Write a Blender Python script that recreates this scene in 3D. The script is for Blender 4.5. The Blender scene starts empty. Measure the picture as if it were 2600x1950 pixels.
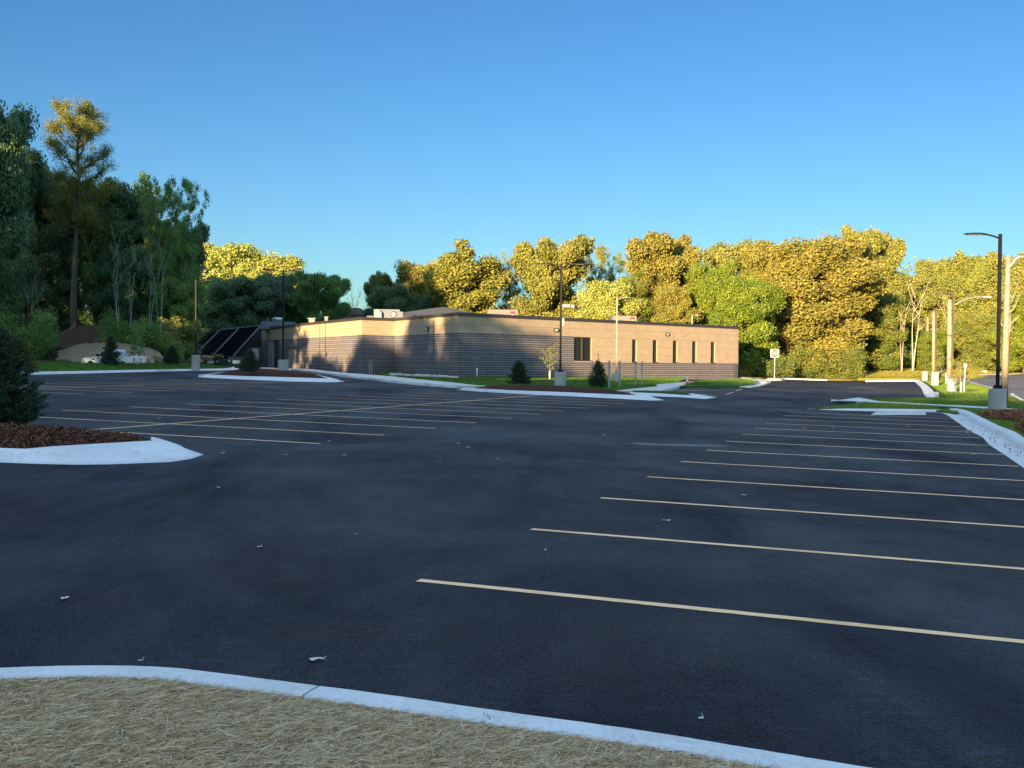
import bpy, math, random
import numpy as np
from mathutils import Vector, Matrix
from mathutils.geometry import delaunay_2d_cdt
random.seed(7); np.random.seed(7)
C = bpy.context.scene.collection
rad = math.radians
# ------------------------------------------------------------------ camera
F_PX, PITCH, ROLL, EYE = 2684.0, -0.022, 0.008, 1.72
cam_f = np.array([0, math.cos(PITCH), math.sin(PITCH)])
_r0 = np.array([1.0, 0, 0]); _u0 = np.array([0, -math.sin(PITCH), math.cos(PITCH)])
cam_r = _r0*math.cos(ROLL) + _u0*math.sin(ROLL)
cam_u = _u0*math.cos(ROLL) - _r0*math.sin(ROLL)
cd = bpy.data.cameras.new('camera'); cam = bpy.data.objects.new('camera', cd); C.objects.link(cam)
cd.sensor_width = 36; cd.lens = 36*F_PX/2600; cd.clip_start = 0.05; cd.clip_end = 3000
M = Matrix.Identity(4)
for i in range(3):
    M[i][0] = cam_r[i]; M[i][1] = cam_u[i]; M[i][2] = -cam_f[i]
M[2][3] = EYE
cam.matrix_world = M
bpy.context.scene.camera = cam

# ------------------------------------------------------------------ terrain
def ss(a, b, x):
    t = min(1, max(0, (x-a)/(b-a))); return t*t*(3-2*t)
def plane(x, y): return -.0165*x + .0015*y
def bump(x, y):
    b = 0.0
    if x < -18 and y > 40:
        c = -30.4 + (y-67)*.08; d = c - x
        if d > 0:
            b += .34*ss(.3, 3.5, d)*(1-ss(4, 7.5, d))*ss(45, 62, y)*(1-ss(100, 112, y))
            b += .25*ss(7, 20, d)
        m = 1-ss(-.345, -.30, x/y)
        b += 2.1*ss(103, 122, y)*m
        q = ((x+41.5)/5.2)**2 + ((y-109)/4.2)**2
        b += 1.2*math.exp(-q*q*.8)
        q = ((x+47.5)/4.2)**2 + ((y-119)/4.5)**2
        b += 2.0*math.exp(-q)
    if x > 20:
        b += 1.5*ss(95, 185, y)*ss(38, 62, x)
        b += .5*ss(141, 165, y)*(1-ss(38, 62, x))
        b += .35*math.exp(-((x-27.5)/5)**2-((y-62)/2.2)**2)
        b += .25*math.exp(-((x-27)/5)**2-((y-124)/7)**2)
    return b
def T(x, y):
    lim = 170.0
    r = math.hypot(x, y); k = 1.0 if r < lim else lim/r
    return plane(x*k, y*k) + bump(x, y)
def ray(px, py):
    v = cam_f*F_PX + cam_r*(px-1300) - cam_u*(py-975); return v/v[1]
def G(px, py, h=0.0, far=400):
    v = ray(px, py); y0 = .5; 
    def e(y): return EYE + v[2]*y - T(v[0]*y, y) - h
    y = y0
    while y < far:
        y2 = y*1.02+.02
        if e(y2) < 0:
            a, b = y, y2
            for _ in range(30):
                m = (a+b)/2
                if e(m) < 0: b = m
                else: a = m
            return (v[0]*b, b)
        y = y2
    return (v[0]*far, far)
def P(px, py, D):
    v = ray(px, py)*D; return Vector((v[0], v[1], v[2]+EYE))
def GX(px, D): 
    v = ray(px, 916); return v[0]*D

# ------------------------------------------------------------------ materials
def nt(name):
    m = bpy.data.materials.new(name); m.use_nodes = True
    n = m.node_tree; b = n.nodes['Principled BSDF']; return m, n, b
def N(n, t, **k):
    x = n.nodes.new(t)
    for a, v in k.items():
        if a in x.inputs: x.inputs[a].default_value = v
        else: setattr(x, a, v)
    return x
def mixc(n, fac, a, b, blend='MIX'):
    x = n.nodes.new('ShaderNodeMix'); x.data_type = 'RGBA'; x.blend_type = blend
    for i, v in ((0, fac), (6, a), (7, b)):
        if hasattr(v, 'is_linked') or hasattr(v, 'links'): n.links.new(v, x.inputs[i])
        elif i == 0: x.inputs[0].default_value = v
        else: x.inputs[i].default_value = (*v, 1) if len(v) == 3 else v
    return x.outputs[2]
def noise(n, scale, detail=4, rough=.55, coord='Object', dist=0, stretch=None):
    tc = n.nodes.new('ShaderNodeTexCoord'); t = N(n, 'ShaderNodeTexNoise')
    t.inputs['Scale'].default_value = scale; t.inputs['Detail'].default_value = detail; t.inputs['Roughness'].default_value = rough
    t.inputs['Distortion'].default_value = dist
    src = tc.outputs[coord]
    if stretch:
        mp = n.nodes.new('ShaderNodeMapping'); mp.inputs['Scale'].default_value = stretch[:3]
        if len(stretch) > 3: mp.inputs['Rotation'].default_value = (0, 0, stretch[3])
        n.links.new(src, mp.inputs[0]); src = mp.outputs[0]
    n.links.new(src, t.inputs['Vector']); return t.outputs['Fac']
def ramp(n, fac, stops):
    r = n.nodes.new('ShaderNodeValToRGB'); n.links.new(fac, r.inputs[0])
    el = r.color_ramp.elements
    while len(el) < len(stops): el.new(.5)
    for e, (p, c) in zip(el, stops):
        e.position = p; e.color = (*c, 1) if not isinstance(c, (int, float)) else (c, c, c, 1)
    return r.outputs[0]
def bumpn(n, b, h, strength, dist=.01):
    x = n.nodes.new('ShaderNodeBump'); x.inputs['Strength'].default_value = strength; x.inputs['Distance'].default_value = dist
    n.links.new(h, x.inputs['Height']); n.links.new(x.outputs[0], b.inputs['Normal'])
def simple(name, col, rough=.6, metal=0, var=.0, vs=6, bump=0, bs=40, bd=.01):
    m, n, b = nt(name); b.inputs['Roughness'].default_value = rough; b.inputs['Metallic'].default_value = metal
    c = (*col, 1); b.inputs['Base Color'].default_value = c
    if var:
        f = noise(n, vs, 5)
        o = ramp(n, f, [(.3, tuple(v*(1-var) for v in col)), (.7, tuple(min(1, v*(1+var)) for v in col))])
        n.links.new(o, b.inputs['Base Color'])
    if bump: bumpn(n, b, noise(n, bs, 4), bump, bd)
    return m
# asphalt
def m_asphalt(name, base, brown=0.0, speck=1.0):
    m, n, b = nt(name)
    big = noise(n, .16, 5, .6); streak = noise(n, .5, 4, .6, stretch=(1, .12, 1, -.35)); arc = noise(n, .35, 3, .5, dist=1.5)
    fine = noise(n, 60, 3, .7); peb = N(n, 'ShaderNodeTexVoronoi', feature='F1'); peb.inputs['Scale'].default_value = 75
    tc = n.nodes.new('ShaderNodeTexCoord'); n.links.new(tc.outputs['Object'], peb.inputs['Vector'])
    c1 = ramp(n, big, [(.32, tuple(v*.55 for v in base)), (.66, tuple(v*1.5 for v in base))])
    med = noise(n, 2.2, 6, .7, dist=.4); c1 = mixc(n, ramp(n, med, [(.3, .55), (.55, 0.0)]), c1, tuple(v*.45 for v in base))
    c2 = mixc(n, ramp(n, streak, [(.50, 0.0), (.70, .7)]), c1, tuple(v*2.1 for v in base))
    c3 = mixc(n, ramp(n, arc, [(.52, 0.0), (.68, .6)]), c2, (base[0]*2.6, base[1]*1.8, base[2]*1.15))
    c4 = mixc(n, ramp(n, fine, [(.34, .95), (.5, 0.0)]), c3, tuple(v*.2 for v in base))
    c5 = mixc(n, ramp(n, fine, [(.58, 0.0), (.70, .9*speck)]), c4, tuple(v*5.5 for v in base))
    scr = noise(n, 1.1, 2, .4, dist=3.0, stretch=(1, 6, 1, .9))
    c6 = mixc(n, ramp(n, scr, [(.66, 0.0), (.72, .35)]), c5, tuple(min(1, v*5) for v in base))
    n.links.new(c6, b.inputs['Base Color'])
    rr = ramp(n, noise(n, .23, 6, .65, dist=.5), [(.35, .62), (.65, .85)]); n.links.new(rr, b.inputs['Roughness'])
    sp = ramp(n, noise(n, .3, 6, .7, dist=.8, stretch=(1, .35, 1, -.33)), [(.36, .14), (.66, .72)])
    gr = ramp(n, noise(n, 62, 4, .8), [(.38, .15), (.58, 1.0)]); mm = N(n, 'ShaderNodeMath', operation='MULTIPLY')
    n.links.new(sp, mm.inputs[0]); n.links.new(gr, mm.inputs[1]); n.links.new(mm.outputs[0], b.inputs['Specular IOR Level'])
    bumpn(n, b, peb.outputs['Distance'], .8, .008)
    return m
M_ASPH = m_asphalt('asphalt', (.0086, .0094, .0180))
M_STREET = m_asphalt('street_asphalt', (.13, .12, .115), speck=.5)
# concrete (curbs use UV.x in metres for joints)
def m_concrete(name, col=(.70, .73, .76), joints=3.05, dirt=.35):
    m, n, b = nt(name); b.inputs['Roughness'].default_value = .85
    a = noise(n, .9, 6, .65); f = noise(n, 26, 5, .7); st = noise(n, 5, 4, .7, dist=1.0)
    c = ramp(n, a, [(.3, tuple(v*.86 for v in col)), (.7, tuple(min(1, v*1.08) for v in col))])
    c = mixc(n, ramp(n, f, [(.50, 0.0), (.72, .5)]), c, tuple(v*.5 for v in col))
    c = mixc(n, ramp(n, noise(n, 2.3, 6, .75, dist=.7), [(.50, 0.0), (.66, .4)]), c, (col[0]*.66, col[1]*.62, col[2]*.55))
    c = mixc(n, ramp(n, st, [(.58, 0.0), (.72, dirt*.9)]), c, tuple(v*.45 for v in (col[0], col[1]*.95, col[2]*.9)))
    if joints:
        uv = n.nodes.new('ShaderNodeUVMap'); sx = n.nodes.new('ShaderNodeSeparateXYZ'); n.links.new(uv.outputs[0], sx.inputs[0])
        mo = N(n, 'ShaderNodeMath', operation='PINGPONG'); mo.inputs[1].default_value = joints/2; n.links.new(sx.outputs[0], mo.inputs[0])
        lt = N(n, 'ShaderNodeMath', operation='LESS_THAN'); lt.inputs[1].default_value = .006; n.links.new(mo.outputs[0], lt.inputs[0])
        c = mixc(n, lt.outputs[0], c, (.20, .20, .21))
    n.links.new(c, b.inputs['Base Color']); bumpn(n, b, f, .25, .01)
    return m
M_CURB = m_concrete('curb_concrete'); M_NOSE = m_concrete('nose_concrete', joints=0, dirt=.55)
M_WALK = m_concrete('walk_concrete', (.62, .60, .56), 0, .2)
M_BASE = m_concrete('pole_base_concrete', (.44, .43, .40), 0, .25)
def m_grass(name, a, bcol, dry=(.30, .24, .11), dryness=.25, scale=1.0):
    m, n, b = nt(name); b.inputs['Roughness'].default_value = .9; b.inputs['Specular IOR Level'].default_value = .1
    f = noise(n, .35*scale, 5, .6); g = noise(n, 9, 5, .75); h = noise(n, 45, 3, .7)
    c = ramp(n, f, [(.3, a), (.7, bcol)])
    c = mixc(n, ramp(n, g, [(.35, .7), (.62, 0.0)]), c, tuple(v*.45 for v in a))
    c = mixc(n, ramp(n, noise(n, .8*scale, 6, .7, dist=.6), [(.56, 0.0), (.68, dryness)]), c, dry)
    c = mixc(n, ramp(n, h, [(.55, 0.0), (.75, .5)]), c, tuple(min(1, v*1.9) for v in bcol))
    n.links.new(c, b.inputs['Base Color']); bumpn(n, b, g, .8, .08)
    return m
M_LAWN = m_grass('lawn_grass', (.07, .17, .03), (.12, .27, .035))
M_LAWNR = m_grass('patchy_lawn_grass', (.07, .16, .025), (.15, .25, .04), dryness=.95)
M_DRY = m_grass('dry_meadow_grass', (.14, .15, .03), (.24, .22, .05), dryness=.7, scale=.4)
M_FIELD = m_grass('field_grass', (.035, .05, .016), (.06, .075, .02), dryness=.3, scale=.3)
def m_chips(name, cols, sc=35, bstr=1.0):
    m, n, b = nt(name); b.inputs['Roughness'].default_value = .95; b.inputs['Specular IOR Level'].default_value = .1
    v = N(n, 'ShaderNodeTexVoronoi', feature='F1'); v.inputs['Scale'].default_value = sc
    tc = n.nodes.new('ShaderNodeTexCoord'); mp = n.nodes.new('ShaderNodeMapping'); mp.inputs['Scale'].default_value = (1, .35, 1)
    n.links.new(tc.outputs['Object'], mp.inputs[0]); n.links.new(mp.outputs[0], v.inputs['Vector'])
    sx = n.nodes.new('ShaderNodeSeparateColor'); n.links.new(v.outputs['Color'], sx.inputs[0])
    c = ramp(n, sx.outputs[0], [(i/(len(cols)-1), cc) for i, cc in enumerate(cols)])
    n.links.new(c, b.inputs['Base Color']); bumpn(n, b, v.outputs['Distance'], bstr, .04)
    return m
M_MULCH = m_chips('mulch', [(.028, .012, .008), (.07, .026, .015), (.12, .045, .024), (.05, .02, .012)])
M_CHIP = simple('wood_chip', (.13, .055, .03), .9, var=.0)
def per_island(name, cols, rough=.85, trans=0.0, jitter=None):
    """colour picked per loose piece through a face attribute 'rnd'"""
    m, n, b = nt(name); b.inputs['Roughness'].default_value = rough; b.inputs['Specular IOR Level'].default_value = .15
    at = n.nodes.new('ShaderNodeAttribute'); at.attribute_name = 'rnd'
    c = ramp(n, at.outputs['Fac'], [(i/(len(cols)-1), cc) for i, cc in enumerate(cols)])
    if jitter:
        oi = n.nodes.new('ShaderNodeObjectInfo'); hs = n.nodes.new('ShaderNodeHueSaturation')
        mr = N(n, 'ShaderNodeMapRange'); mr.inputs['To Min'].default_value = .5-jitter; mr.inputs['To Max'].default_value = .5+jitter
        n.links.new(oi.outputs['Random'], mr.inputs['Value']); n.links.new(mr.outputs[0], hs.inputs['Hue'])
        n.links.new(c, hs.inputs['Color']); c = hs.outputs[0]
    n.links.new(c, b.inputs['Base Color'])
    if trans:
        tr = n.nodes.new('ShaderNodeBsdfTranslucent'); n.links.new(c, tr.inputs['Color'])
        ms = n.nodes.new('ShaderNodeMixShader'); ms.inputs[0].default_value = trans
        out = n.nodes['Material Output']; n.links.new(b.outputs[0], ms.inputs[1]); n.links.new(tr.outputs[0], ms.inputs[2]); n.links.new(ms.outputs[0], out.inputs[0])
    return m
M_CHIPS = per_island('mulch_chips', [(.03, .012, .007), (.10, .04, .02), (.17, .075, .04), (.24, .14, .09)])
M_STRAWB = per_island('straw_blades', [(.22, .145, .07), (.58, .42, .24), (.88, .69, .43), (.95, .86, .68)], .8, .3)
M_STRAW = m_chips('straw_mat', [(.17, .115, .055), (.30, .22, .11), (.42, .31, .16), (.52, .40, .22)], 60, .8)
M_DIRT = m_chips('straw_on_dirt', [(.20, .155, .105), (.26, .205, .145), (.33, .27, .19), (.22, .17, .11)], 22, 1.0)
M_SOIL = m_chips('brown_soil', [(.06, .038, .026), (.10, .062, .042), (.13, .085, .055), (.05, .03, .02)], 18, .9)
LEAF = {
 'gold': per_island('leaf_gold', [(.150, .155, .045), (.235, .238, .055), (.325, .315, .07), (.31, .25, .065)], .7, .22, .012),
 'yellow': per_island('leaf_yellow', [(0.227, 0.256, 0.065), (0.350, 0.379, 0.091), (0.445, 0.463, 0.130), (0.341, 0.375, 0.091)], .7, .22, .01),
 'olive': per_island('leaf_olive', [(0.112, 0.143, 0.040), (0.200, 0.227, 0.056), (0.312, 0.325, 0.072), (0.288, 0.247, 0.080)], .7, .2, .02),
 'lime': per_island('leaf_lime', [(0.072, 0.132, 0.021), (0.156, 0.228, 0.035), (0.264, 0.336, 0.049), (0.360, 0.384, 0.063)], .7, .3, .012),
 'green': per_island('leaf_green', [(0.078, 0.162, 0.054), (0.130, 0.243, 0.072), (0.195, 0.324, 0.090), (0.260, 0.351, 0.112)], .75, .35, .02),
 'dark': per_island('leaf_dark', [(0.058, 0.119, 0.077), (0.098, 0.182, 0.099), (0.143, 0.238, 0.112), (0.208, 0.266, 0.128)], .8, .35, .025),
 'mixed': per_island('leaf_green_gold', [(0.056, 0.104, 0.033), (0.112, 0.163, 0.045), (0.250, 0.260, 0.060), (0.375, 0.312, 0.075)], .75, .2, .015),
 'brown': per_island('leaf_brown', [(0.120, 0.141, 0.045), (0.216, 0.237, 0.068), (0.324, 0.333, 0.083), (0.360, 0.294, 0.098)], .75, .22, .012),
}
M_NEEDLE = per_island('spruce_needles', [(.022, .045, .028), (.036, .07, .04), (.055, .10, .052), (.09, .13, .06)], .75)
M_NEEDLE_SUN = per_island('spruce_needles_sunlit', [(.03, .05, .02), (.07, .085, .03), (.16, .16, .05), (.24, .22, .08)], .75)  # yellow sunlight put into the needle colour of one spruce
M_BARK = simple('bark_brown', (.12, .095, .075), .95, var=.35, vs=9, bump=.5, bs=14)
M_BARKP = simple('bark_pale', (.38, .33, .27), .9, var=.25, vs=5, bump=.3)
M_BARKW = simple('bark_white', (.42, .43, .44), .9, var=.3, vs=4)
M_BLACK = simple('black_paint', (.008, .008, .009), .55, var=.2, vs=3); M_BLACK.node_tree.nodes['Principled BSDF'].inputs['Specular IOR Level'].default_value = .2
M_BRONZE = simple('bronze_pole_paint', (.10, .075, .055), .45, var=.15)
M_WOODP = simple('weathered_pole_wood', (.30, .25, .19), .85, var=.3, vs=3, bump=.3, bs=12)
M_GALV = simple('galvanised_steel', (.50, .50, .49), .45, .6, var=.12)
M_WHITE = simple('white_paint', (.78, .79, .80), .35, var=.04)
M_GUARD = simple('trunk_guard_plastic', (.75, .75, .72), .6)

# ------------------------------------------------------------------ mesh helpers
def tag(o, label=None, cat=None, group=None, kind=None):
    if label: o['label'] = label
    if cat: o['category'] = cat
    if group: o['group'] = group
    if kind: o['kind'] = kind
    return o
def empty(name, loc=(0, 0, 0), rz=0, label=None, cat=None, group=None):
    o = bpy.data.objects.new(name, None); C.objects.link(o); o.location = loc; o.rotation_euler = (0, 0, rz)
    o.empty_display_size = .2
    return tag(o, label, cat, group)
class MB:
    def __init__(s): s.v = []; s.f = []; s.m = []; s.uv = []; s.hasuv = False
    def add(s, vs, fs, mi=0, uvs=None):
        k = len(s.v); s.v += [tuple(v) for v in vs]
        for i, f in enumerate(fs):
            s.f.append([a+k for a in f]); s.m.append(mi)
            if uvs is not None: s.hasuv = True; s.uv.append([uvs[a] for a in f])
            else: s.uv.append([(0, 0)]*len(f))
        return s
    def box(s, c, d, rz=0, mi=0, taper=1.0, bev=0.0):
        hx, hy, hz = d[0]/2, d[1]/2, d[2]/2; pts = []
        if bev > 0:
            b = min(bev, hx*.9, hy*.9); ring = [(-hx+b, -hy), (hx-b, -hy), (hx, -hy+b), (hx, hy-b), (hx-b, hy), (-hx+b, hy), (-hx, hy-b), (-hx, -hy+b)]
        else: ring = [(-hx, -hy), (hx, -hy), (hx, hy), (-hx, hy)]
        n = len(ring); zs = [(-hz, 1), (hz-(b if bev > 0 else 0), taper)] + ([(hz, taper*.94)] if bev > 0 else [])
        cr, sr = math.cos(rz), math.sin(rz)
        for z, t in zs:
            for x, y in ring: pts.append((c[0]+(x*cr-y*sr)*t, c[1]+(x*sr+y*cr)*t, c[2]+z))
        fs = [list(range(n))[::-1], [len(pts)-n+i for i in range(n)]]
        for L in range(len(zs)-1):
            for i in range(n): j = (i+1) % n; fs.append([L*n+i, L*n+j, (L+1)*n+j, (L+1)*n+i])
        return s.add(pts, fs, mi)
    def tube(s, pts, radii, sides=8, cap=True, mi=0):
        pts = [Vector(p) for p in pts]
        if isinstance(radii, (int, float)): radii = [radii]*len(pts)
        k = len(s.v); up = Vector((0, 0, 1)); vs = []
        d = (pts[1]-pts[0]).normalized(); ref = Vector((1, 0, 0)) if abs(d.z) > .9 else up
        a = d.cross(ref).normalized()
        for i, p in enumerate(pts):
            d = (pts[min(i+1, len(pts)-1)]-pts[max(i-1, 0)]).normalized()
            a = (a - d*a.dot(d)).normalized(); b = d.cross(a)
            for j in range(sides):
                t = 2*math.pi*j/sides; vs.append(p + a*math.cos(t)*radii[i] + b*math.sin(t)*radii[i])
        fs = []
        for i in range(len(pts)-1):
            for j in range(sides):
                j2 = (j+1) % sides; fs.append([i*sides+j, i*sides+j2, (i+1)*sides+j2, (i+1)*sides+j])
        if cap: fs += [list(range(sides))[::-1], [(len(pts)-1)*sides+j for j in range(sides)]]
        return s.add(vs, fs, mi)
    def lathe(s, prof, c=(0, 0, 0), sides=20, mi=0):
        return s.tube_z([(r, z) for r, z in prof], c, sides, mi)
    def tube_z(s, prof, c, sides, mi=0):
        vs = []; fs = []
        for r, z in prof:
            for j in range(sides):
                t = 2*math.pi*j/sides; vs.append((c[0]+r*math.cos(t), c[1]+r*math.sin(t), c[2]+z))
        for i in range(len(prof)-1):
            for j in range(sides):
                j2 = (j+1) % sides; fs.append([i*sides+j, i*sides+j2, (i+1)*sides+j2, (i+1)*sides+j])
        fs += [list(range(sides))[::-1], [(len(prof)-1)*sides+j for j in range(sides)]]
        return s.add(vs, fs, mi)
    def prism(s, poly, z0, z1, mi=0):
        n = len(poly); vs = [(x, y, z0) for x, y in poly]+[(x, y, z1) for x, y in poly]
        fs = [list(range(n))[::-1], list(range(n, 2*n))]+[[i, (i+1) % n, n+(i+1) % n, n+i] for i in range(n)]
        return s.add(vs, fs, mi)
    def extr(s, outline, axis_o, ax, az, ay, w, mi=0, y0=0):
        """outline [(u,z)] in the plane ax/az, extruded w along ay"""
        n = len(outline); o = Vector(axis_o); ax, ay, az = Vector(ax), Vector(ay), Vector(az)
        vs = [o+ax*u+az*z+ay*y0 for u, z in outline]+[o+ax*u+az*z+ay*(y0+w) for u, z in outline]
        fs = [list(range(n))[::-1], list(range(n, 2*n))]+[[i, (i+1) % n, n+(i+1) % n, n+i] for i in range(n)]
        return s.add(vs, fs, mi)
    def build(s, name, mats, parent=None, smooth=False, rnd=None):
        me = bpy.data.meshes.new(name); me.from_pydata(s.v, [], s.f)
        if not isinstance(mats, (list, tuple)): mats = [mats]
        for m in mats: me.materials.append(m)
        if len(mats) > 1: me.polygons.foreach_set('material_index', s.m)
        if s.hasuv:
            uvl = me.uv_layers.new(name='UVMap'); flat = [c for f in s.uv for p in f for c in p]; uvl.data.foreach_set('uv', flat)
        if smooth: me.polygons.foreach_set('use_smooth', [True]*len(s.f))
        me.update()
        o = bpy.data.objects.new(name, me); C.objects.link(o)
        if parent: o.parent = parent
        return o
def np_mesh(name, verts, quads, rnd, mat, parent=None, link=True):
    """verts (n,3); quads (m,4); rnd (m,)"""
    me = bpy.data.meshes.new(name); nv, nf = len(verts), len(quads)
    me.vertices.add(nv); me.vertices.foreach_set('co', np.ascontiguousarray(verts, dtype=np.float32).ravel())
    me.loops.add(nf*4); me.loops.foreach_set('vertex_index', np.ascontiguousarray(quads, dtype=np.int32).ravel())
    me.polygons.add(nf); me.polygons.foreach_set('loop_start', np.arange(0, nf*4, 4, dtype=np.int32))
    me.update(calc_edges=True); me.validate()
    if rnd is not None:
        a = me.attributes.new('rnd', 'FLOAT', 'FACE'); a.data.foreach_set('value', np.ascontiguousarray(rnd, dtype=np.float32))
    me.materials.append(mat)
    if not link: return me
    o = bpy.data.objects.new(name, me); C.objects.link(o)
    if parent: o.parent = parent
    return o
def copy_tree(o, parent=None):
    c = o.copy(); C.objects.link(c); c.parent = parent
    for ch in list(o.children): copy_tree(ch, c)
    return c

# ------------------------------------------------------------------ flat patches following the terrain
def inside(poly, x, y):
    r = False; n = len(poly)
    for i in range(n):
        x1, y1 = poly[i]; x2, y2 = poly[(i+1) % n]
        if (y1 > y) != (y2 > y) and x < (x2-x1)*(y-y1)/(y2-y1)+x1: r = not r
    return r
def pdist(poly, x, y):
    best = 1e9; n = len(poly)
    for i in range(n):
        x1, y1 = poly[i]; x2, y2 = poly[(i+1) % n]; dx, dy = x2-x1, y2-y1; L = dx*dx+dy*dy or 1e-9
        t = max(0, min(1, ((x-x1)*dx+(y-y1)*dy)/L)); best = min(best, math.hypot(x-x1-t*dx, y-y1-t*dy))
    return best
def patch(name, poly, mat, h=.13, step=2.0, mound=0, mw=1.2, edge_h=None, rough=0, kind='structure', skirt=0):
    xs = [p[0] for p in poly]; ys = [p[1] for p in poly]; pts = [Vector(p) for p in poly]; n = len(poly)
    edges = [(i, (i+1) % n) for i in range(n)]
    x = min(xs)
    rr = random.Random(5)
    while x < max(xs):
        y = min(ys)
        while y < max(ys):
            a, b = x+rr.uniform(-.2, .2)*step, y+rr.uniform(-.2, .2)*step
            if inside(poly, a, b) and pdist(poly, a, b) > step*.25: pts.append(Vector((a, b)))
            y += step
        x += step
    ov, oe, of, *_ = delaunay_2d_cdt(pts, edges, [list(range(n))], 1, 1e-4)
    vs = []
    for v in ov:
        d = pdist(poly, v.x, v.y); z = T(v.x, v.y)+h
        if mound: z += mound*(1-math.exp(-(d/mw)**1.3)) 
        if rough: z += rough*rr.uniform(-1, 1)*min(1, d)
        vs.append((v.x, v.y, z))
    fs = [list(f) for f in of]
    out = []
    for f in fs:
        a, b, c = [Vector(vs[i]) for i in f[:3]]
        out.append(f if (b-a).cross(c-a).z > 0 else f[::-1])
    mb = MB(); mb.add(vs, out)
    o = mb.build(name, mat, smooth=True); tag(o, kind=kind)
    sk = MB(); k = 2*n
    mb.add([(x, y, T(x, y)+h) for x, y in poly]+[(x, y, T(x, y)-.25) for x, y in poly], [[i, (i+1) % n, n+(i+1) % n, n+i] for i in range(n)])
    C.objects.unlink(o); bpy.data.objects.remove(o); o = mb.build(name, mat, smooth=True); tag(o, kind=kind)
    return o, vs
def resample(pts, step):
    out = []; P_ = [pts[0]]+list(pts)+[pts[-1]]
    for i in range(1, len(P_)-2):
        p0, p1, p2, p3 = [np.array(P_[j], float) for j in (i-1, i, i+1, i+2)]
        n = max(1, int(np.linalg.norm(p2-p1)/step))
        for k in range(n):
            t = k/n
            out.append(.5*((2*p1)+(-p0+p2)*t+(2*p0-5*p1+4*p2-p3)*t*t+(-p0+3*p1-3*p2+p3)*t**3))
    out.append(np.array(pts[-1], float)); return out
def ribbon(name, pts, prof, mat, step=.6, side=1, smooth=True, jitter=0):
    """sweep prof [(offset to land side, z)] along world polyline; side=+1 land lies left of travel"""
    pts = resample(pts, step) if smooth else [np.array(p, float) for p in pts]
    n = len(pts); vs = []; uvs = []; L = 0; rr = random.Random(3)
    for i, p in enumerate(pts):
        if i: L += np.linalg.norm(p-pts[i-1])
        d = pts[min(i+1, n-1)]-pts[max(i-1, 0)]; d = d/(np.linalg.norm(d)+1e-9); nr = np.array([-d[1], d[0]])*side
        w = 0
        for (o, z) in prof:
            q = p+nr*(o+(rr.uniform(-1, 1)*jitter)); vs.append((q[0], q[1], T(p[0], p[1])+z)); uvs.append((L, w)); w += .1
    m = len(prof); fs = []
    for i in range(n-1):
        for j in range(m-1):
            f = [i*m+j, (i+1)*m+j, (i+1)*m+j+1, i*m+j+1]; fs.append(f if side < 0 else f[::-1])
    fs.append(list(range(m))); fs.append([(n-1)*m+j for j in range(m)][::-1])
    mb = MB(); mb.add(vs, fs, 0, uvs); o = mb.build(name, mat, smooth=False); tag(o, kind='structure')
    return o
CURB = [(-.02, -.03), (0, .0), (.02, .11), (.035, .14), (.06, .15), (.15, .152), (.165, .14), (.17, -.1)]
CURBG = [(-.47, -.03), (-.46, .012), (-.03, .004), (.0, .03), (.035, .11), (.07, .145), (.11, .155), (.2, .155), (.215, .13), (.22, -.1)]
def loft(name, outer, inner, mat, prof=((0, .0), (.25, .03), (.45, .12), (.6, .15), (1, .155)), step=1.0, base=-.02, taper=0):
    """concrete nose between an outer ground line and an inner raised line"""
    n0 = len(outer); o2 = []; i2 = []
    for i in range(n0-1):
        k = max(1, int(math.dist(outer[i], outer[i+1])/step))
        for j in range(k):
            t = j/k; o2.append(tuple(outer[i][a]*(1-t)+outer[i+1][a]*t for a in (0, 1))); i2.append(tuple(inner[i][a]*(1-t)+inner[i+1][a]*t for a in (0, 1)))
    o2.append(outer[-1]); i2.append(inner[-1]); vs = []; m = len(prof)+1; uvs = []; L = 0
    for k, (o, i) in enumerate(zip(o2, i2)):
        if k: L += math.dist(o, o2[k-1])
        vs.append((o[0], o[1], T(*o)+base)); uvs.append((L, 0))
        for t, z in prof:
            if taper: z = z*min(1, .05+L/taper)
            x, y = o[0]*(1-t)+i[0]*t, o[1]*(1-t)+i[1]*t; vs.append((x, y, T(x, y)+z)); uvs.append((L, t))
    fs = []
    for k in range(len(o2)-1):
        for j in range(m-1): fs.append([k*m+j, (k+1)*m+j, (k+1)*m+j+1, k*m+j+1])
    mb = MB(); mb.add(vs, fs, 0, uvs); o = mb.build(name, mat, smooth=True); tag(o, kind='structure'); return o

# ------------------------------------------------------------------ ground
def ground():
    mb = MB(); rs = [0]; r = 2.0
    while r < 1500: rs.append(r); r = r*1.055+.3
    na = 150; vs = [(0, 0, T(0, 0)-.12)]; fs = []
    for r in rs[1:]:
        for a in range(na):
            t = 2*math.pi*a/na; x, y = r*math.sin(t), r*math.cos(t); vs.append((x, y, T(x, y)-.12-.9*min(1, bump(x, y))*(1 if r < 260 else 0)))
    for a in range(na): fs.append([0, 1+(a+1) % na, 1+a])
    for i in range(len(rs)-2):
        for a in range(na):
            b = (a+1) % na; k = 1+i*na; fs.append([k+a, k+b, k+na+b, k+na+a])
    mb.add(vs, fs); tag(mb.build('ground', M_FIELD, smooth=True), kind='structure')
ground()
def quadsheet(name, x0, x1, y0, y1, mat, h):
    mb = MB(); c = [(x0, y0), (x1, y0), (x1, y1), (x0, y1)]
    mb.add([(x, y, plane(x, y)+h) for x, y in c], [[0, 1, 2, 3]]); tag(mb.build(name, mat), kind='structure')
quadsheet('parking_lot', -36, 34, 1.5, 139.5, M_ASPH, 0)
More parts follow.
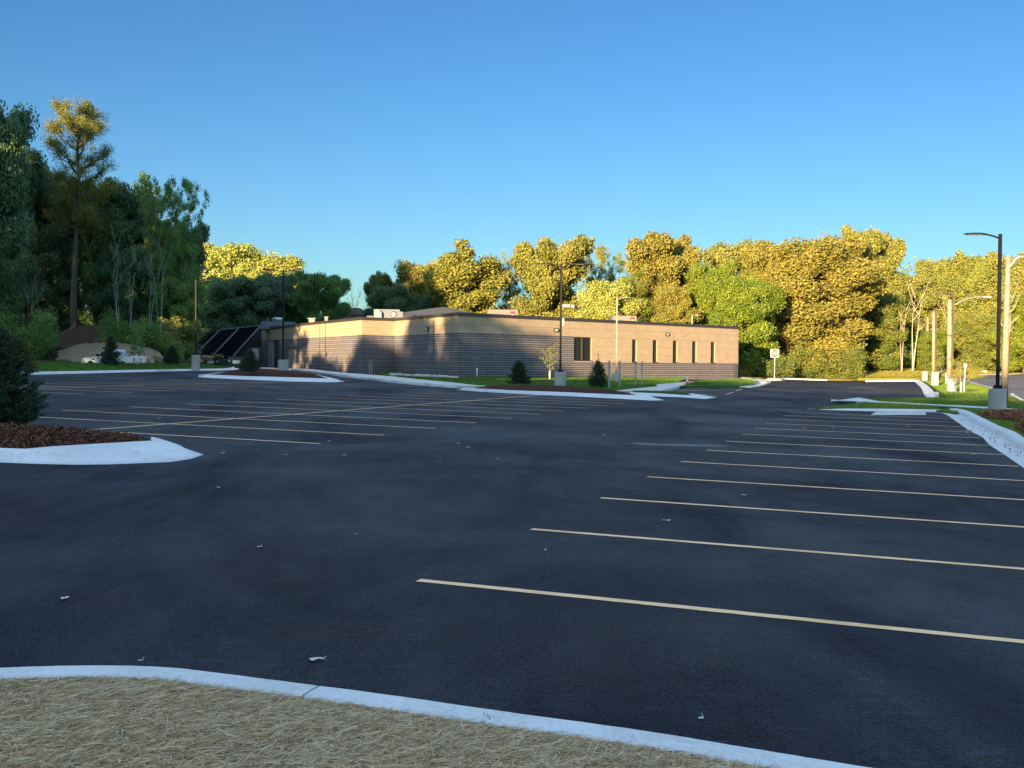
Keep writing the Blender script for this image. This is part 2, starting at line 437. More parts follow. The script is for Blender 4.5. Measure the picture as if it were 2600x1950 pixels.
quadsheet('parking_lot', 34, 62, 66, 139.5, M_ASPH, 0)

# foreground curb and straw
fc = [(-900, 1790), (-400, 1718), (0, 1690), (271, 1684), (452, 1690), (655, 1714), (820, 1735), (1000, 1758), (1270, 1797), (1622, 1845), (1940, 1896), (2260, 1948), (2700, 2020), (3400, 2140)]
fcw = [G(x, y, .15) for x, y in fc]
ribbon('curb', fcw, [(-.02, -.05), (0, 0), (.012, .11), (.02, .135), (.04, .15), (.185, .152), (.2, .14), (.205, -.1)], M_CURB, .06, side=-1, jitter=.0022)
strawpoly = [(x, y) for x, y in [tuple(p) for p in resample(fcw, .4)]]
def off(pts, d):
    out = []
    for i, p in enumerate(pts):
        a = pts[max(0, i-1)]; b = pts[min(len(pts)-1, i+1)]; dx, dy = b[0]-a[0], b[1]-a[1]; L = math.hypot(dx, dy); out.append((p[0]+dy/L*d, p[1]-dx/L*d))
    return out
back = off(strawpoly, .19)
spoly = back+[(9, -9), (-9, -9)]
patch('straw_bed', spoly, M_STRAW, h=.115, step=.8)
def scatter_blades(name, n, fn, L, W, mat, cat, label, lift=(.0, .03), tilt=.25, zf=None, curve=.15):
    vs = np.zeros((n, 8, 3)); rnd = np.random.rand(n)
    pts = fn(n)
    z = np.array([zf(x, y) for x, y in pts])
    z = z + np.random.uniform(lift[0], lift[1], n)
    a = np.random.normal(0, .9, n) if name == 'straw' else np.random.uniform(0, 2*np.pi, n)
    ln = np.random.uniform(L[0], L[1], n)/2; w = np.random.uniform(W[0], W[1], n)/2
    t = np.random.normal(0, tilt, n)
    d = np.stack([np.cos(a)*np.cos(t), np.sin(a)*np.cos(t), np.abs(np.sin(t))], 1); s = np.stack([-np.sin(a), np.cos(a), np.random.uniform(-.5, .5, n)], 1)
    c = np.stack([pts[:, 0], pts[:, 1], z+np.abs(np.sin(t))*ln*.6], 1)
    bend = s*(np.random.uniform(-curve, curve, n)*ln)[:, None]
    P0 = c-d*ln[:, None]; P1 = c+bend; P2 = c+d*ln[:, None]; sw = s*w[:, None]
    vs = np.stack([P0-sw*.5, P1-sw, P1+sw, P0+sw*.5, P2-sw*.4, P2+sw*.4], 1).reshape(-1, 3)
    base = (np.arange(n)*6)[:, None]
    q = np.concatenate([base+np.array([0, 1, 2, 3]), base+np.array([1, 4, 5, 2])], 0)
    o = np_mesh(name, vs, q, np.concatenate([rnd, rnd]), mat); tag(o, label, cat, kind='stuff'); return o
_bk = np.array(back)
def straw_pts(n):
    x = np.random.uniform(-3.8, 3.6, n*2); yb = np.interp(x, _bk[:, 0], _bk[:, 1])
    y = yb - np.random.power(1.0, n*2)*np.random.uniform(0, 1.0, n*2)*2.6 + .03*np.random.rand(n*2)
    return np.stack([x, y], 1)[:n]
scatter_blades('straw', 150000, straw_pts, (.04, .115), (.0014, .0032), M_STRAWB, 'straw', 'loose pale straw mulch spread behind the near kerb', (.0, .026), .10, lambda x, y: plane(x, y)+.118)
# a few green shoots in the straw
def tuft(px, py, n, h):
    x, y = G(px, py, .13); mb = MB()
    for i in range(n):
        a = random.uniform(0, 6.28); r = random.uniform(0, .05); l = random.uniform(.5, 1)*h
        bx, by = x+r*math.cos(a), y+r*math.sin(a); z = plane(x, y)+.12; lean = random.uniform(.1, .5)*l; c, s = math.cos(a), math.sin(a)
        mb.add([(bx-s*.002, by+c*.002, z), (bx+s*.002, by-c*.002, z), (bx+c*lean*.4+s*.0015, by+s*lean*.4-c*.0015, z+l*.6), (bx+c*lean*.4-s*.0015, by+s*lean*.4+c*.0015, z+l*.6), (bx+c*lean, by+s*lean, z+l)],
               [[0, 1, 2, 3], [3, 2, 4]])
    return mb
M_SHOOT = simple('green_shoot', (.07, .13, .03), .7)
for (px, py, n, h, lab) in ((1245, 1836, 45, .055, 'tuft of green grass sprouting at the back of the near kerb'), (310, 1875, 26, .05, 'small green grass shoots in the straw at lower left')):
    tag(tuft(px, py, n, h).build('grass_tuft', M_SHOOT), lab, 'grass tuft')

# ---------------- near left island
no = [(-400, 1160), (0, 1174), (100, 1178), (199, 1180), (270, 1179), (332, 1177), (431, 1173), (485, 1165), (517, 1154), (470, 1138), (425, 1125), (386, 1117)]
ni = [(-400, 1128), (0, 1138), (66, 1140), (130, 1134), (215, 1129), (300, 1124), (370, 1120), (383, 1119.5), (385, 1119), (385, 1118.6), (384, 1118), (383, 1117.5)]
no_w = [G(*p) for p in no]; ni_w = [G(p[0], p[1], .15) for p in ni]
loft('curb', no_w, ni_w, M_NOSE, step=.35)
bk = [(382, 1116), (330, 1110), (200, 1101), (60, 1093), (-100, 1084), (-400, 1070)]
bk_w = [G(p[0], p[1], .1) for p in bk]
mp_ = ni_w[:8]+bk_w[1:]
_, mv = patch('mulch_bed', mp_, M_MULCH, h=.14, step=.35, mound=.26, mw=1.3, rough=.02)
ribbon('curb', bk_w[1:], CURB, M_CURB, .5, side=1)
def mulch_pts(poly, n):
    out = []; xs = [p[0] for p in poly]; ys = [p[1] for p in poly]; 
    while len(out) < n:
        x, y = random.uniform(min(xs), max(xs)), random.uniform(min(ys), max(ys))
        if inside(poly, x, y): out.append((x, y))
    return np.array(out)
def mz(poly, mound, mw, h):
    return lambda x, y: T(x, y)+h+mound*(1-math.exp(-(pdist(poly, x, y)/mw)**1.3))
visp = [p for p in mp_ if p[0] > -11.5]
scatter_blades('wood_chips', 15000, lambda n: mulch_pts([(p[0], p[1]) for p in mp_], n), (.04, .13), (.008, .026), M_CHIPS, 'wood chips', 'dark red brown shredded bark mulch on the near left island', (0, .03), .3, mz(mp_, .26, 1.3, .14), .1)

# ---------------- far-left kerb and lawn
lc = [(-35.5, 20), (-32.8, 45), (-31.2, 58), G(60, 951), G(150, 949), G(238, 947), G(330, 944.5), G(419, 942.6), G(500, 941), G(560, 940), G(590, 938), G(596, 935)]
ribbon('curb', lc, CURBG, M_CURB, 1.0, side=1)
lpoly = off(lc, -.2)
lp = [tuple(p) for p in lpoly]+[(-31, 118), (-33.5, 112), (-35.5, 103.3), (-60, 101), (-75, 95), (-75, 20)]
patch('lawn', lp, M_LAWN, h=.12, step=1.6)
# straw covered spoil mound and brown slope
def ell(cx, cy, rx, ry, n=28, w=.12, seed=1):
    r = random.Random(seed); return [(cx+rx*math.cos(t)*(1+r.uniform(-w, w)), cy+ry*math.sin(t)*(1+r.uniform(-w, w))) for t in [2*math.pi*i/n for i in range(n)]]
patch('dirt_mound', ell(-41.3, 107.8, 5.3, 4.6, w=.2), M_DIRT, h=.24, step=.55, rough=.17)
patch('dirt_slope', ell(-47.2, 118, 6.8, 6.0, seed=4), M_SOIL, h=.24, step=.9, rough=.1)
wl = [(-75, 95), (-60, 101.1), (-35.6, 103.4), (-34.5, 118), (-60, 180), (-140, 200), (-140, 100)]
M_FLOOR = m_chips('forest_floor', [(.02, .022, .012), (.035, .035, .018), (.05, .04, .022), (.015, .018, .01)], 3, .8)
patch('forest_floor', wl, M_FLOOR, h=.0, step=2.5)

# ---------------- island with double-arm lamp (left of centre)
io = [(503, 957.3), (522, 959), (613, 963.5), (726, 968), (800, 970), (850, 970.6), (876, 968.8), (850, 963), (820, 957)]
ii = [(527, 952), (540, 951.6), (613, 954.5), (726, 957.8), (780, 959.5), (806, 960.5), (834, 961), (828, 959), (815, 956)]
io_w = [G(*p) for p in io]; ii_w = [G(p[0], p[1], .15) for p in ii]
loft('curb', io_w, ii_w, M_NOSE, step=1)
ib = [(815, 956), (770, 951.5), (700, 948), (620, 945.5), (570, 946), (527, 951)]
ib_w = [G(p[0], p[1], .1) for p in ib]
i1 = ii_w[:7]+ib_w[:-1]
patch('mulch_bed', i1, M_MULCH, h=.14, step=.8, mound=.38, mw=1.3, rough=.03)
ribbon('curb', [io_w[-1]]+ib_w[1:]+[io_w[0]], CURB, M_CURB, 1, side=1)

# ---------------- building frontage: sidewalk, lawn, mulch
sw_lo = [(660, 937), (706, 938.5), (749, 941), (805, 947.5), (873, 957), (950, 966), (1004, 972.5), (1086, 980), (1160, 985.5), (1230, 988)]
sw_hi = [(668, 934.5), (706, 934.8), (749, 935.5), (790, 937), (830, 942), (880, 946.5), (950, 952), (995, 955.5), (1077, 964.5), (1138, 970), (1221, 979.5), (1289, 981)]
slo = [G(*p) for p in sw_lo]; shi = [G(p[0], p[1], .15) for p in sw_hi]
patch('sidewalk', slo+shi[::-1], M_WALK, h=.15, step=2)
ribbon('curb', slo, [(-.02, -.03), (0, .0), (.03, .13), (.05, .157), (.2, .158), (.21, .12)], M_CURB, 1, side=1)
lawnA = [G(p[0], p[1], .13) for p in [(995, 955.5), (1077, 964.5), (1138, 970), (1221, 979.5), (1289, 981), (1400, 990), (1500, 996), (1560, 993), (1601, 988), (1670, 981.3), (1668, 976), (1720, 971.5)]]
lawnA += [(19, 114.5), (5, 101), (-4.5, 91.5), (-10.5, 103), (-13, 101.5)]
patch('lawn', lawnA, M_LAWN, h=.12, step=1.2)
# mulch under the riprap along the wall and around saplings
patch('mulch_bed', [G(p[0], p[1], .13) for p in [(985, 953.5), (1060, 961), (1160, 963), (1160, 959.2), (1090, 957.5), (1010, 951.8)]], M_MULCH, h=.15, step=.8)
MBEDS = []
for cx, cy, r in ((1213, 965, 1.9), (1395, 968, 1.2), (1557, 970, 1.0)):
    x, y = G(cx, cy, .13); MBEDS.append(ell(x, y, r, r*.95, 18, .15, int(cx))); patch('mulch_bed', ell(x, y, r, r*.95, 18, .15, int(cx)), M_MULCH, h=.15, step=.5, mound=.08, mw=.5)
# mid island
mo = [(1158, 989.6), (1196, 993), (1296, 999), (1392, 1003.5), (1450, 1006), (1498, 1008.5), (1601, 1014), (1658, 1017), (1688, 1016), (1655, 1008), (1635, 1003.5)]
mi = [(1196, 985), (1205, 986), (1296, 991), (1392, 994.5), (1450, 996.5), (1498, 998.8), (1600, 1003.2), (1618, 1003.8), (1622, 1003.5), (1618, 1002.5), (1612, 1001.5)]
mo_w = [G(*p) for p in mo]; mi_w = [G(p[0], p[1], .15) for p in mi]
loft('curb', mo_w, mi_w, M_CURB, step=1)
mb_ = [(1590, 997), (1560, 993.5), (1500, 989.5), (1420, 986), (1330, 982.5), (1250, 981.5), (1215, 983)]
midpoly = mi_w[1:8]+[G(p[0], p[1], .13) for p in mb_]
patch('mulch_bed', midpoly, M_MULCH, h=.15, step=.7, mound=.18, mw=1.0, rough=.03)
# tan walkway beside the wall
wk = [(1555, 993.5), (1601, 988), (1670, 981.3), (1667, 976), (1721, 971.5), (1769, 968), (1820, 963.5), (1875, 960.8), (1914, 961.5), (1944, 963.6), (1951, 967.8), (1931, 971.5), (1883, 964.8), (1852, 964.3), (1771, 970), (1740, 976), (1725, 981), (1706, 986), (1684, 991.5), (1663, 993.5), (1598, 993)]
patch('sidewalk', [G(p[0], p[1], .15) for p in wk], M_WALK, h=.16, step=1.5)
# grass strip and second nose
go = [(1600, 1001.5), (1617, 1003.5), (1696, 1007.7), (1726, 1008.5), (1769, 1011.5), (1790, 1013), (1820, 1009.2), (1790, 1004), (1762, 1000.5), (1735, 998)]
gi = [(1600, 996), (1625, 996.8), (1674, 998.7), (1715, 1001.5), (1740, 1003), (1750, 1003), (1757, 1001.6), (1755, 1001), (1750, 1000), (1735, 998)]
go_w = [G(*p) for p in go]; gi_w = [G(p[0], p[1], .09) for p in gi]
loft('curb', go_w, gi_w, M_CURB, prof=((0, .0), (.25, .02), (.5, .08), (.7, .09), (1, .092)), step=1)
patch('lawn', gi_w[:7]+[G(p[0], p[1], .13) for p in [(1706, 995.3), (1642, 993), (1596, 992.5)]], M_LAWN, h=.085, step=1, mound=.05)
# oval lawn at the far corner
ov = [(1727, 981), (1745, 976), (1771, 970), (1852, 964.3), (1883, 964.8), (1931, 971.5), (1915, 975), (1899, 977), (1842, 978.4), (1757, 979.4)]
patch('lawn', [G(p[0], p[1], .15) for p in ov], M_LAWN, h=.155, step=1.2, mound=.22, mw=2)
ribbon('curb', [G(p[0], p[1]) for p in [(1722, 983.5), (1755, 984), (1842, 983.2), (1895, 981.5), (1925, 977.5), (1950, 970)]], [(-.02, -.03), (0, .0), (.03, .13), (.05, .165), (.55, .17), (.56, .12)], M_WALK, 1.2, side=1)
ribbon('curb', [G(p[0], p[1]) for p in [(1905, 984.5), (1935, 980), (1958, 971), (1950, 967)]], [(-.02, -.03), (0, .0), (.05, .07), (.8, .09), (.85, .0)], M_WALK, 1.2, side=1)
pad = [(1946, 964.5), (1960, 959.5), (1986, 959.5), (1994, 964.5)]
patch('sidewalk', [G(p[0], p[1]) for p in pad], M_WALK, h=.12, step=2)
ribbon('curb', [G(1988, 963), G(2036, 964.5), G(2100, 966.3)], CURB, M_CURB, 2, side=1)
patch('lawn', [G(1875, 960), G(1946, 961), G(1988, 962), G(2036, 963.7), G(2100, 965.5), G(2160, 965.5), (60, 168), (66, 215), (20, 215), (16, 140)], M_DRY, h=.12, step=4)

# ---------------- right hand side
cr = [(3250, 1625), (2900, 1390), (2750, 1290), (2600, 1190), (2588, 1181), (2544, 1151), (2511, 1129), (2493, 1110), (2462, 1094), (2431, 1072.5), (2406, 1055), (2390, 1048.5), (2377, 1046.5)]
crw = [G(*p) for p in cr]
M_CURBR = m_concrete('gutter_concrete', (.66, .68, .70), 3.05, .6)
ribbon('curb', crw, [(0, .006), (.01, .012), (.42, .004), (.46, .03), (.50, .11), (.54, .145), (.58, .158), (.78, .16), (.80, .13), (.82, -.1)], M_CURBR, .5, side=-1)
n1o = [(2048, 1037), (2100, 1040.8), (2160, 1042.6), (2231, 1044.6), (2300, 1045.6), (2377, 1046.6)]
n1i = [(2052, 1032.5), (2105, 1033), (2160, 1034.4), (2231, 1036.5), (2310, 1038.5), (2392, 1040)]
LOWP = ((0, .0), (.25, .02), (.5, .085), (.7, .098), (1, .1))
loft('curb', [G(*p) for p in n1o], [G(p[0], p[1], .1) for p in n1i], M_CURB, prof=LOWP, step=.7, taper=4)
n2o = [(2110, 1020), (2176, 1025), (2235, 1027.8), (2296, 1030), (2347, 1033.5), (2385, 1036), (2450, 1040), (2507, 1043.5), (2552, 1047), (2600, 1050), (2700, 1058)]
n2i = [(2110, 1019.5), (2180, 1010.6), (2235, 1020.5), (2296, 1023.8), (2347, 1026.4), (2385, 1028.6), (2450, 1031.2), (2507, 1034.8), (2552, 1038), (2600, 1040), (2700, 1046)]
n2o_w = [G(*p) for p in n2o]; n2i_w = [G(p[0], p[1], .09) for p in n2i]
street = [G(p[0], p[1]) for p in [(2436, 963.5), (2474, 976.5), (2533, 992), (2566, 1008), (2620, 1024), (2800, 1075), (3200, 1200)]]
rv = [G(p[0], p[1], .08) for p in [(2075, 1034), (2131, 1028.8), (2178, 1025.8), (2183, 1011.2), (2374, 1009.3), (2405, 1009.3), (2398, 1004), (2370, 985), (2342, 967)]]
rv = rv+street+[(22, 14), (8.5, 9)]+[tuple(p) for p in off([G(p[0], p[1]) for p in cr[:-2]], .7)]+[G(p[0], p[1], .1) for p in ((2375, 1039.8), (2310, 1038.4), (2231, 1036.4), (2160, 1034.3), (2105, 1033.9))]
rv = [p for i, p in enumerate(rv) if i == 0 or math.dist(p, rv[i-1]) > .05]
patch('lawn', rv, M_LAWNR, h=.085, step=1.1, rough=.02)
def strip(name, lo, hi, mat, h):
    mb = MB(); vs = []; uv = []; L = 0
    for i, (a, b) in enumerate(zip(lo, hi)):
        if i: L += math.dist(a, lo[i-1])
        vs += [(a[0], a[1], T(*a)-.05), (a[0], a[1], T(*a)+h), (b[0], b[1], T(*b)+h), (b[0], b[1], T(*b)-.02)]; uv += [(L, 0), (L, .1), (L, 1), (L, 1.1)]
    fs = []
    for i in range(len(lo)-1):
        for j in range(3): fs.append([i*4+j, i*4+4+j, i*4+5+j, i*4+1+j])
    mb.add(vs, fs, 0, uv); o = mb.build(name, mat); tag(o, kind='structure')
strip('sidewalk', n2o_w, n2i_w, m_concrete('path_concrete', (.68, .70, .71), 1.52, .25), .115)
# lot two kerb
c2 = [G(p[0], p[1]) for p in [(2200, 968.5), (2260, 968), (2322, 967.5), (2336, 972), (2350, 983), (2374, 1008)]]
ribbon('curb', c2[::-1], CURBG, M_CURBR, 2, side=-1)
patch('lawn', [(39, 140.5), (60.5, 139.8)]+[(62.5, 160), (70, 168), (95, 215), (50, 215)], M_DRY, h=.12, step=4)
patch('lawn', [(62.8, 139)]+[p for p in [street[0]]]+[(92, 200), (70, 200), (60, 165), (60, 150)], M_DRY, h=.125, step=4)
# street
st2 = [G(p[0], p[1]) for p in [(2452, 957), (2480, 954), (2530, 952), (2600, 949.8), (2800, 944)]]
stpoly = street+[(95, 30), (140, 60)]+st2[::-1]
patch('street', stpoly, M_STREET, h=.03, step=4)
ribbon('curb', st2, [(-.02, -.05), (0, .03), (.03, .15), (.5, .17), (.55, .0)], M_WALK, 3, side=1)
ribbon('curb', street, [(-.02, -.05), (0, .04), (.03, .13), (.2, .14), (.22, .0)], M_WALK, 1.5, side=1)
fl = [tuple(p) for p in off(st2, -.5)]
patch('lawn', fl+[(190, 150), (190, 260), (90, 260)], M_DRY, h=.12, step=6)
REDBEDS = []
for poly, sd in (([(2478, 1052), (2520, 1047), (2600, 1046), (2680, 1056), (2640, 1072), (2560, 1066), (2500, 1060)], 1), ([(2575, 1083), (2600, 1071), (2680, 1072), (2700, 1100), (2600, 1098)], 2)):
    pp = [G(p[0], p[1], .12) for p in poly]; REDBEDS.append(pp)
    patch('mulch_bed', pp, m_chips('red_mulch', [(.06, .018, .01), (.16, .05, .025), (.26, .09, .04), (.10, .03, .016)], 30), h=.14, step=.4, mound=.14, mw=.5, rough=.03)
    scatter_blades('wood_chips', 2600, lambda n, pp=pp: mulch_pts(pp, n), (.06, .16), (.015, .04), per_island('red_chips', [(.06, .02, .01), (.18, .06, .03), (.30, .11, .05), (.36, .2, .11)]), 'wood chips', ('red brown bark chips heaped beside the right lamp base', 'red brown bark chips at the right edge nearest the kerb')[sd-1], (0, .03), .3, mz(pp, .14, .5, .14), .1)
x, y = G(2453, 985, .12)
# concrete apron and storm drain inlet
ap = [G(p[0], p[1]) for p in [(2211, 1054), (2223, 1045.9), (2351, 1047.4), (2351, 1054)]]
mbp = MB(); mbp.add([(x, y, plane(x, y)+.008) for x, y in ap], [[0, 3, 2, 1]]); tag(mbp.build('drain_apron', M_WALK), 'pale concrete slab set in the asphalt before the grassy kerb', 'concrete slab')
x, y = G(2399, 1044, .0)
mbd = MB(); mbd.box((0, 0, .08), (.36, .3, .2), bev=.08); dr = mbd.build('drain_inlet', simple('cast_iron', (.035, .025, .025), .8, var=.3), smooth=False)
dr.location = (x, y+.3, T(x, y)); dr.rotation_euler = (0, 0, .3); tag(dr, 'dark cast iron storm drain hood where the two right kerbs meet', 'storm drain')

NOGRASS = [n2o_w+n2i_w[::-1], off(n2o_w, .25)+n2i_w[::-1]]+REDBEDS+MBEDS
def turf(name, poly, n, hh, w, mat, label, h0, px_ok=None):
    rr = np.random.default_rng(n); xs = [p[0] for p in poly]; ys = [p[1] for p in poly]; P_ = []
    while len(P_) < n:
        x, y = rr.uniform(min(xs), max(xs)), rr.uniform(min(ys), max(ys))
        if (px_ok is None or px_ok(x, y)) and inside(poly, x, y) and not any(inside(q, x, y) for q in NOGRASS) and pdist(poly, x, y) > .15: P_.append((x, y, T(x, y)+h0))
    P_ = np.array(P_); a = rr.uniform(0, 6.28, n); s = np.stack([np.cos(a), np.sin(a), np.zeros(n)], 1)*(w*rr.uniform(.6, 1.4, n))[:, None]
    ht = hh*rr.uniform(.5, 1.25, n); top = P_+np.stack([rr.normal(0, .35, n)*ht, rr.normal(0, .35, n)*ht, ht], 1); P_ = P_-np.array([0, 0, .02])
    v = np.stack([P_-s, P_+s, top+s*.35, top-s*.35], 1).reshape(-1, 3)
    # colour follows slow drifts over the ground, plus each blade's own
    k = .5+.28*np.sin(P_[:, 0]*.9+np.sin(P_[:, 1]*.5)*2)*np.sin(P_[:, 1]*.7)
    o = np_mesh(name, v, np.arange(n*4).reshape(n, 4), np.clip(k*.6+.4*rr.random(n), 0, 1), mat); tag(o, label, 'grass', kind='stuff')
G_GREEN = per_island('grass_blades_green', [(.04, .085, .02), (.075, .15, .03), (.11, .21, .04), (.20, .26, .07)], .8, .35)
G_PATCHY = per_island('grass_blades_patchy', [(.06, .13, .02), (.13, .23, .03), (.20, .27, .05), (.33, .28, .12)], .8, .35)
G_DRY = per_island('grass_blades_dry', [(.15, .18, .03), (.25, .26, .05), (.33, .31, .08), (.36, .31, .14)], .8, .4)
def gutter_pts(n):
    rr = np.random.default_rng(5); cw = np.array(crw); out = []
    for _ in range(n):
        k = rr.integers(1, len(cw)-1); t = rr.random(); p = cw[k]*(1-t)+cw[k+1]*t; d = cw[k+1]-cw[k]; d = d/np.linalg.norm(d); out.append(p+np.array([d[1], -d[0]])*(.40-abs(rr.normal(0, .14))))
    return np.array(out)
scatter_blades('leaf_litter', 190, gutter_pts, (.03, .08), (.015, .04), per_island('litter_brown', [(.05, .03, .02), (.14, .08, .045), (.26, .16, .09), (.42, .33, .22)]), 'leaf litter', 'dead leaves gathered in the right hand gutter', (.0, .02), .4, lambda x, y: T(x, y)+.02)
def vis(margin=1.1): return lambda x, y: y > 5 and abs(x/y) < .485*margin
turf('grass', lp, 52000, .16, .016, G_GREEN, 'bright green turf along the far left kerb', .12, lambda x, y: y > 60 and x/y > -.53 and y < 106)
turf('grass', rv, 60000, .055, .013, G_PATCHY, 'patchy green and straw coloured turf on the right verge', .085, vis())
turf('grass', lawnA, 26000, .13, .015, G_GREEN, 'green turf between the dark brick wall and the centre island', .12)
turf('grass', [G(p[0], p[1], .15) for p in ov], 9000, .13, .015, G_GREEN, 'green turf of the oval lawn at the building corner', .2)
turf('grass', gi_w[:7]+[G(p[0], p[1], .13) for p in [(1706, 995.3), (1642, 993), (1596, 992.5)]], 5000, .08, .014, G_GREEN, 'green turf strip between the walkway and the second nose', .09)
mead = [G(1946, 961), G(2100, 965.5), (60.5, 140), (62.8, 139), street[0], (95, 205), (20, 215), (16, 140)]
turf('grass', [(33, 141.5), (62.5, 140.5), (66, 150), (95, 205), (40, 205)], 60000, .22, .035, G_DRY, 'golden dry grass bank beyond the second lot', .12)
turf('grass', [(62.8, 139)]+[street[0]]+[(92, 200), (70, 200), (60, 165)], 16000, .22, .035, G_DRY, 'golden grass between the second lot and the street', .12)
turf('grass', fl+[(190, 150), (190, 230), (90, 230)], 40000, .24, .04, G_DRY, 'golden grass across the street on the right', .12, lambda x, y: x/y < .55)

# ------------------------------------------------------------------ painted stall lines
fp, fr_, fy, fH = -.0235, .0245, .3408, 1.7195
def uvp(U, V):
    X = U*math.cos(fy)+V*math.sin(fy); Y = -U*math.sin(fy)+V*math.cos(fy); Z = -fH
    yc = Y*math.cos(fp)+Z*math.sin(fp); zc = -Y*math.sin(fp)+Z*math.cos(fp); px, py = 2684.18*X/yc, -2684.18*zc/yc
    sx, sy = 1300+px*math.cos(fr_)-py*math.sin(fr_), 975+px*math.sin(fr_)+py*math.cos(fr_)
    v = ray(sx, sy); k = -EYE/(v[2]+.0165*v[0]-.0015); return (v[0]*k, v[1]*k) if False else (v[0]*k, k)
S, a0, b0, a1, b1, a2, b2, L_, aR = 2.743, -3.3497, 7.4016, -10.2435, 17.9326, -28.6506, 32.3019, 5.6353, 2.278
lines = []
for n in range(-3, 13): lines.append((uvp(a0, b0+n*S), uvp(aR+.02, b0+n*S)))
for n in range(0, 12): lines.append((uvp(a1-2*L_, b1+n*S), uvp(a1, b1+n*S)))
lines.append((uvp(a1-L_, b1-.9), uvp(a1-L_, b1+11.6*S)))
for n in range(-3, 9):
    lines.append((uvp(a2-2*L_, b2+n*S), uvp(a2, b2+n*S)))
lines.append((uvp(a2-L_, b2-3*S), uvp(a2-L_, b2+9*S)))
# second lot stalls, far right and bays in front of the walkway
for k in range(9):
    t = k/8; y = 71+k*3.1; xl = 21.6+(y-71)*.40; xr = 27.3+(y-67)*.375
    lines.append(((xl, y+1.2), (xr-.4, y-.4)))
for a, b in (((1712, 989.5), (1798, 987)), ((1705, 991.5), (1870, 992)), ((1720, 993.5), (1880, 988.5)), ((1760, 996.5), (1846, 1001)), ((1775, 1000), (1820, 1006)), ((1846, 1001), (1862, 996)), ((1868, 992.5), (1885, 988))):
    lines.append((G(*a), G(*b)))
mbl = MB(); rr = random.Random(2)
for a, b in lines:
    a, b = Vector(a), Vector(b); d = (b-a); L = d.length; d.normalize(); nr = Vector((-d.y, d.x)); n = max(2, int(L/.12)); pts = []
    for i in range(n+1):
        p = a+d*L*i/n
        for s in (-1, 1):
            e = s*(.049+rr.uniform(-.0035, .0035)*(1 if p.length < 25 else 0)); q = p+nr*e; pts.append((q.x, q.y, plane(q.x, q.y)+.004))
    mbl.add(pts, [[2*i, 2*i+2, 2*i+3, 2*i+1] for i in range(n)])
m, n, b = nt('line_paint'); b.inputs['Roughness'].default_value = .7
c = ramp(n, noise(n, 9, 4, .7), [(.3, (.98, .57, .27)), (.7, (.99, .68, .38))]); c = mixc(n, ramp(n, noise(n, 1.3, 3, .6), [(.5, 0.0), (.62, .65)]), c, (.72, .40, .18))
c = mixc(n, ramp(n, noise(n, 70, 4, .8), [(.58, 0.0), (.66, .4)]), c, (.16, .12, .10)); n.links.new(c, b.inputs['Base Color'])
tag(mbl.build('parking_lines', m), kind='structure')
# dark oily worn patch in the lane
x, y = G(1725, 1130)
mo_ = MB(); ring = ell(x, y, 1.2, .35, 26, .35, 9); mo_.add([(a, b, plane(a, b)+.003) for a, b in ring], [list(range(26))]); 
tag(mo_.build('stain', simple('damp_rust_stain', (.022, .014, .013), .5, var=.5, vs=8)), 'dark reddish stain on the asphalt of the driving lane', 'stain')
x, y = G(1790, 1143.5)
mo_ = MB(); ring = ell(x, y, 1.5, .22, 26, .4, 19); mo_.add([(a, b, plane(a, b)+.003) for a, b in ring], [list(range(26))]); 
tag(mo_.build('stain', simple('black_patch', (.006, .006, .007), .95)), 'black tar patch over the worn end of a stall line', 'stain')

# ------------------------------------------------------------------ trees
def leaf_quads(cent, per, rad, size, rng, squash=.88):
    """cent (k,3); returns verts, quads, rnd"""
    k = len(cent); n = k*per
    d = rng.normal(size=(n, 3)); d /= np.linalg.norm(d, axis=1)[:, None]
    r = rng.random(n)**.6
    cr_ = np.repeat(rad, per) if np.ndim(rad) else np.full(n, rad)
    off_ = d*(r*cr_)[:, None]; off_[:, 2] *= squash
    c = np.repeat(cent, per, 0)+off_
    nr = d*.7+rng.normal(size=(n, 3))*.7; nr[:, 2] += .3; nr /= np.linalg.norm(nr, axis=1)[:, None]
    a = np.cross(nr, rng.normal(size=(n, 3))); a /= np.linalg.norm(a, axis=1)[:, None]; b = np.cross(nr, a)
    s = (size*rng.uniform(.6, 1.25, n))[:, None]
    v = np.stack([c-a*s, c-b*s*.55+a*s*.1, c+a*s, c+b*s*.55+a*s*.1], 1).reshape(-1, 3)
    q = np.arange(n*4).reshape(n, 4)
    cl = np.repeat(rng.random(k), per); rnd = np.clip(.42*cl+.58*rng.random(n), 0, 1)
    return v, q, rnd
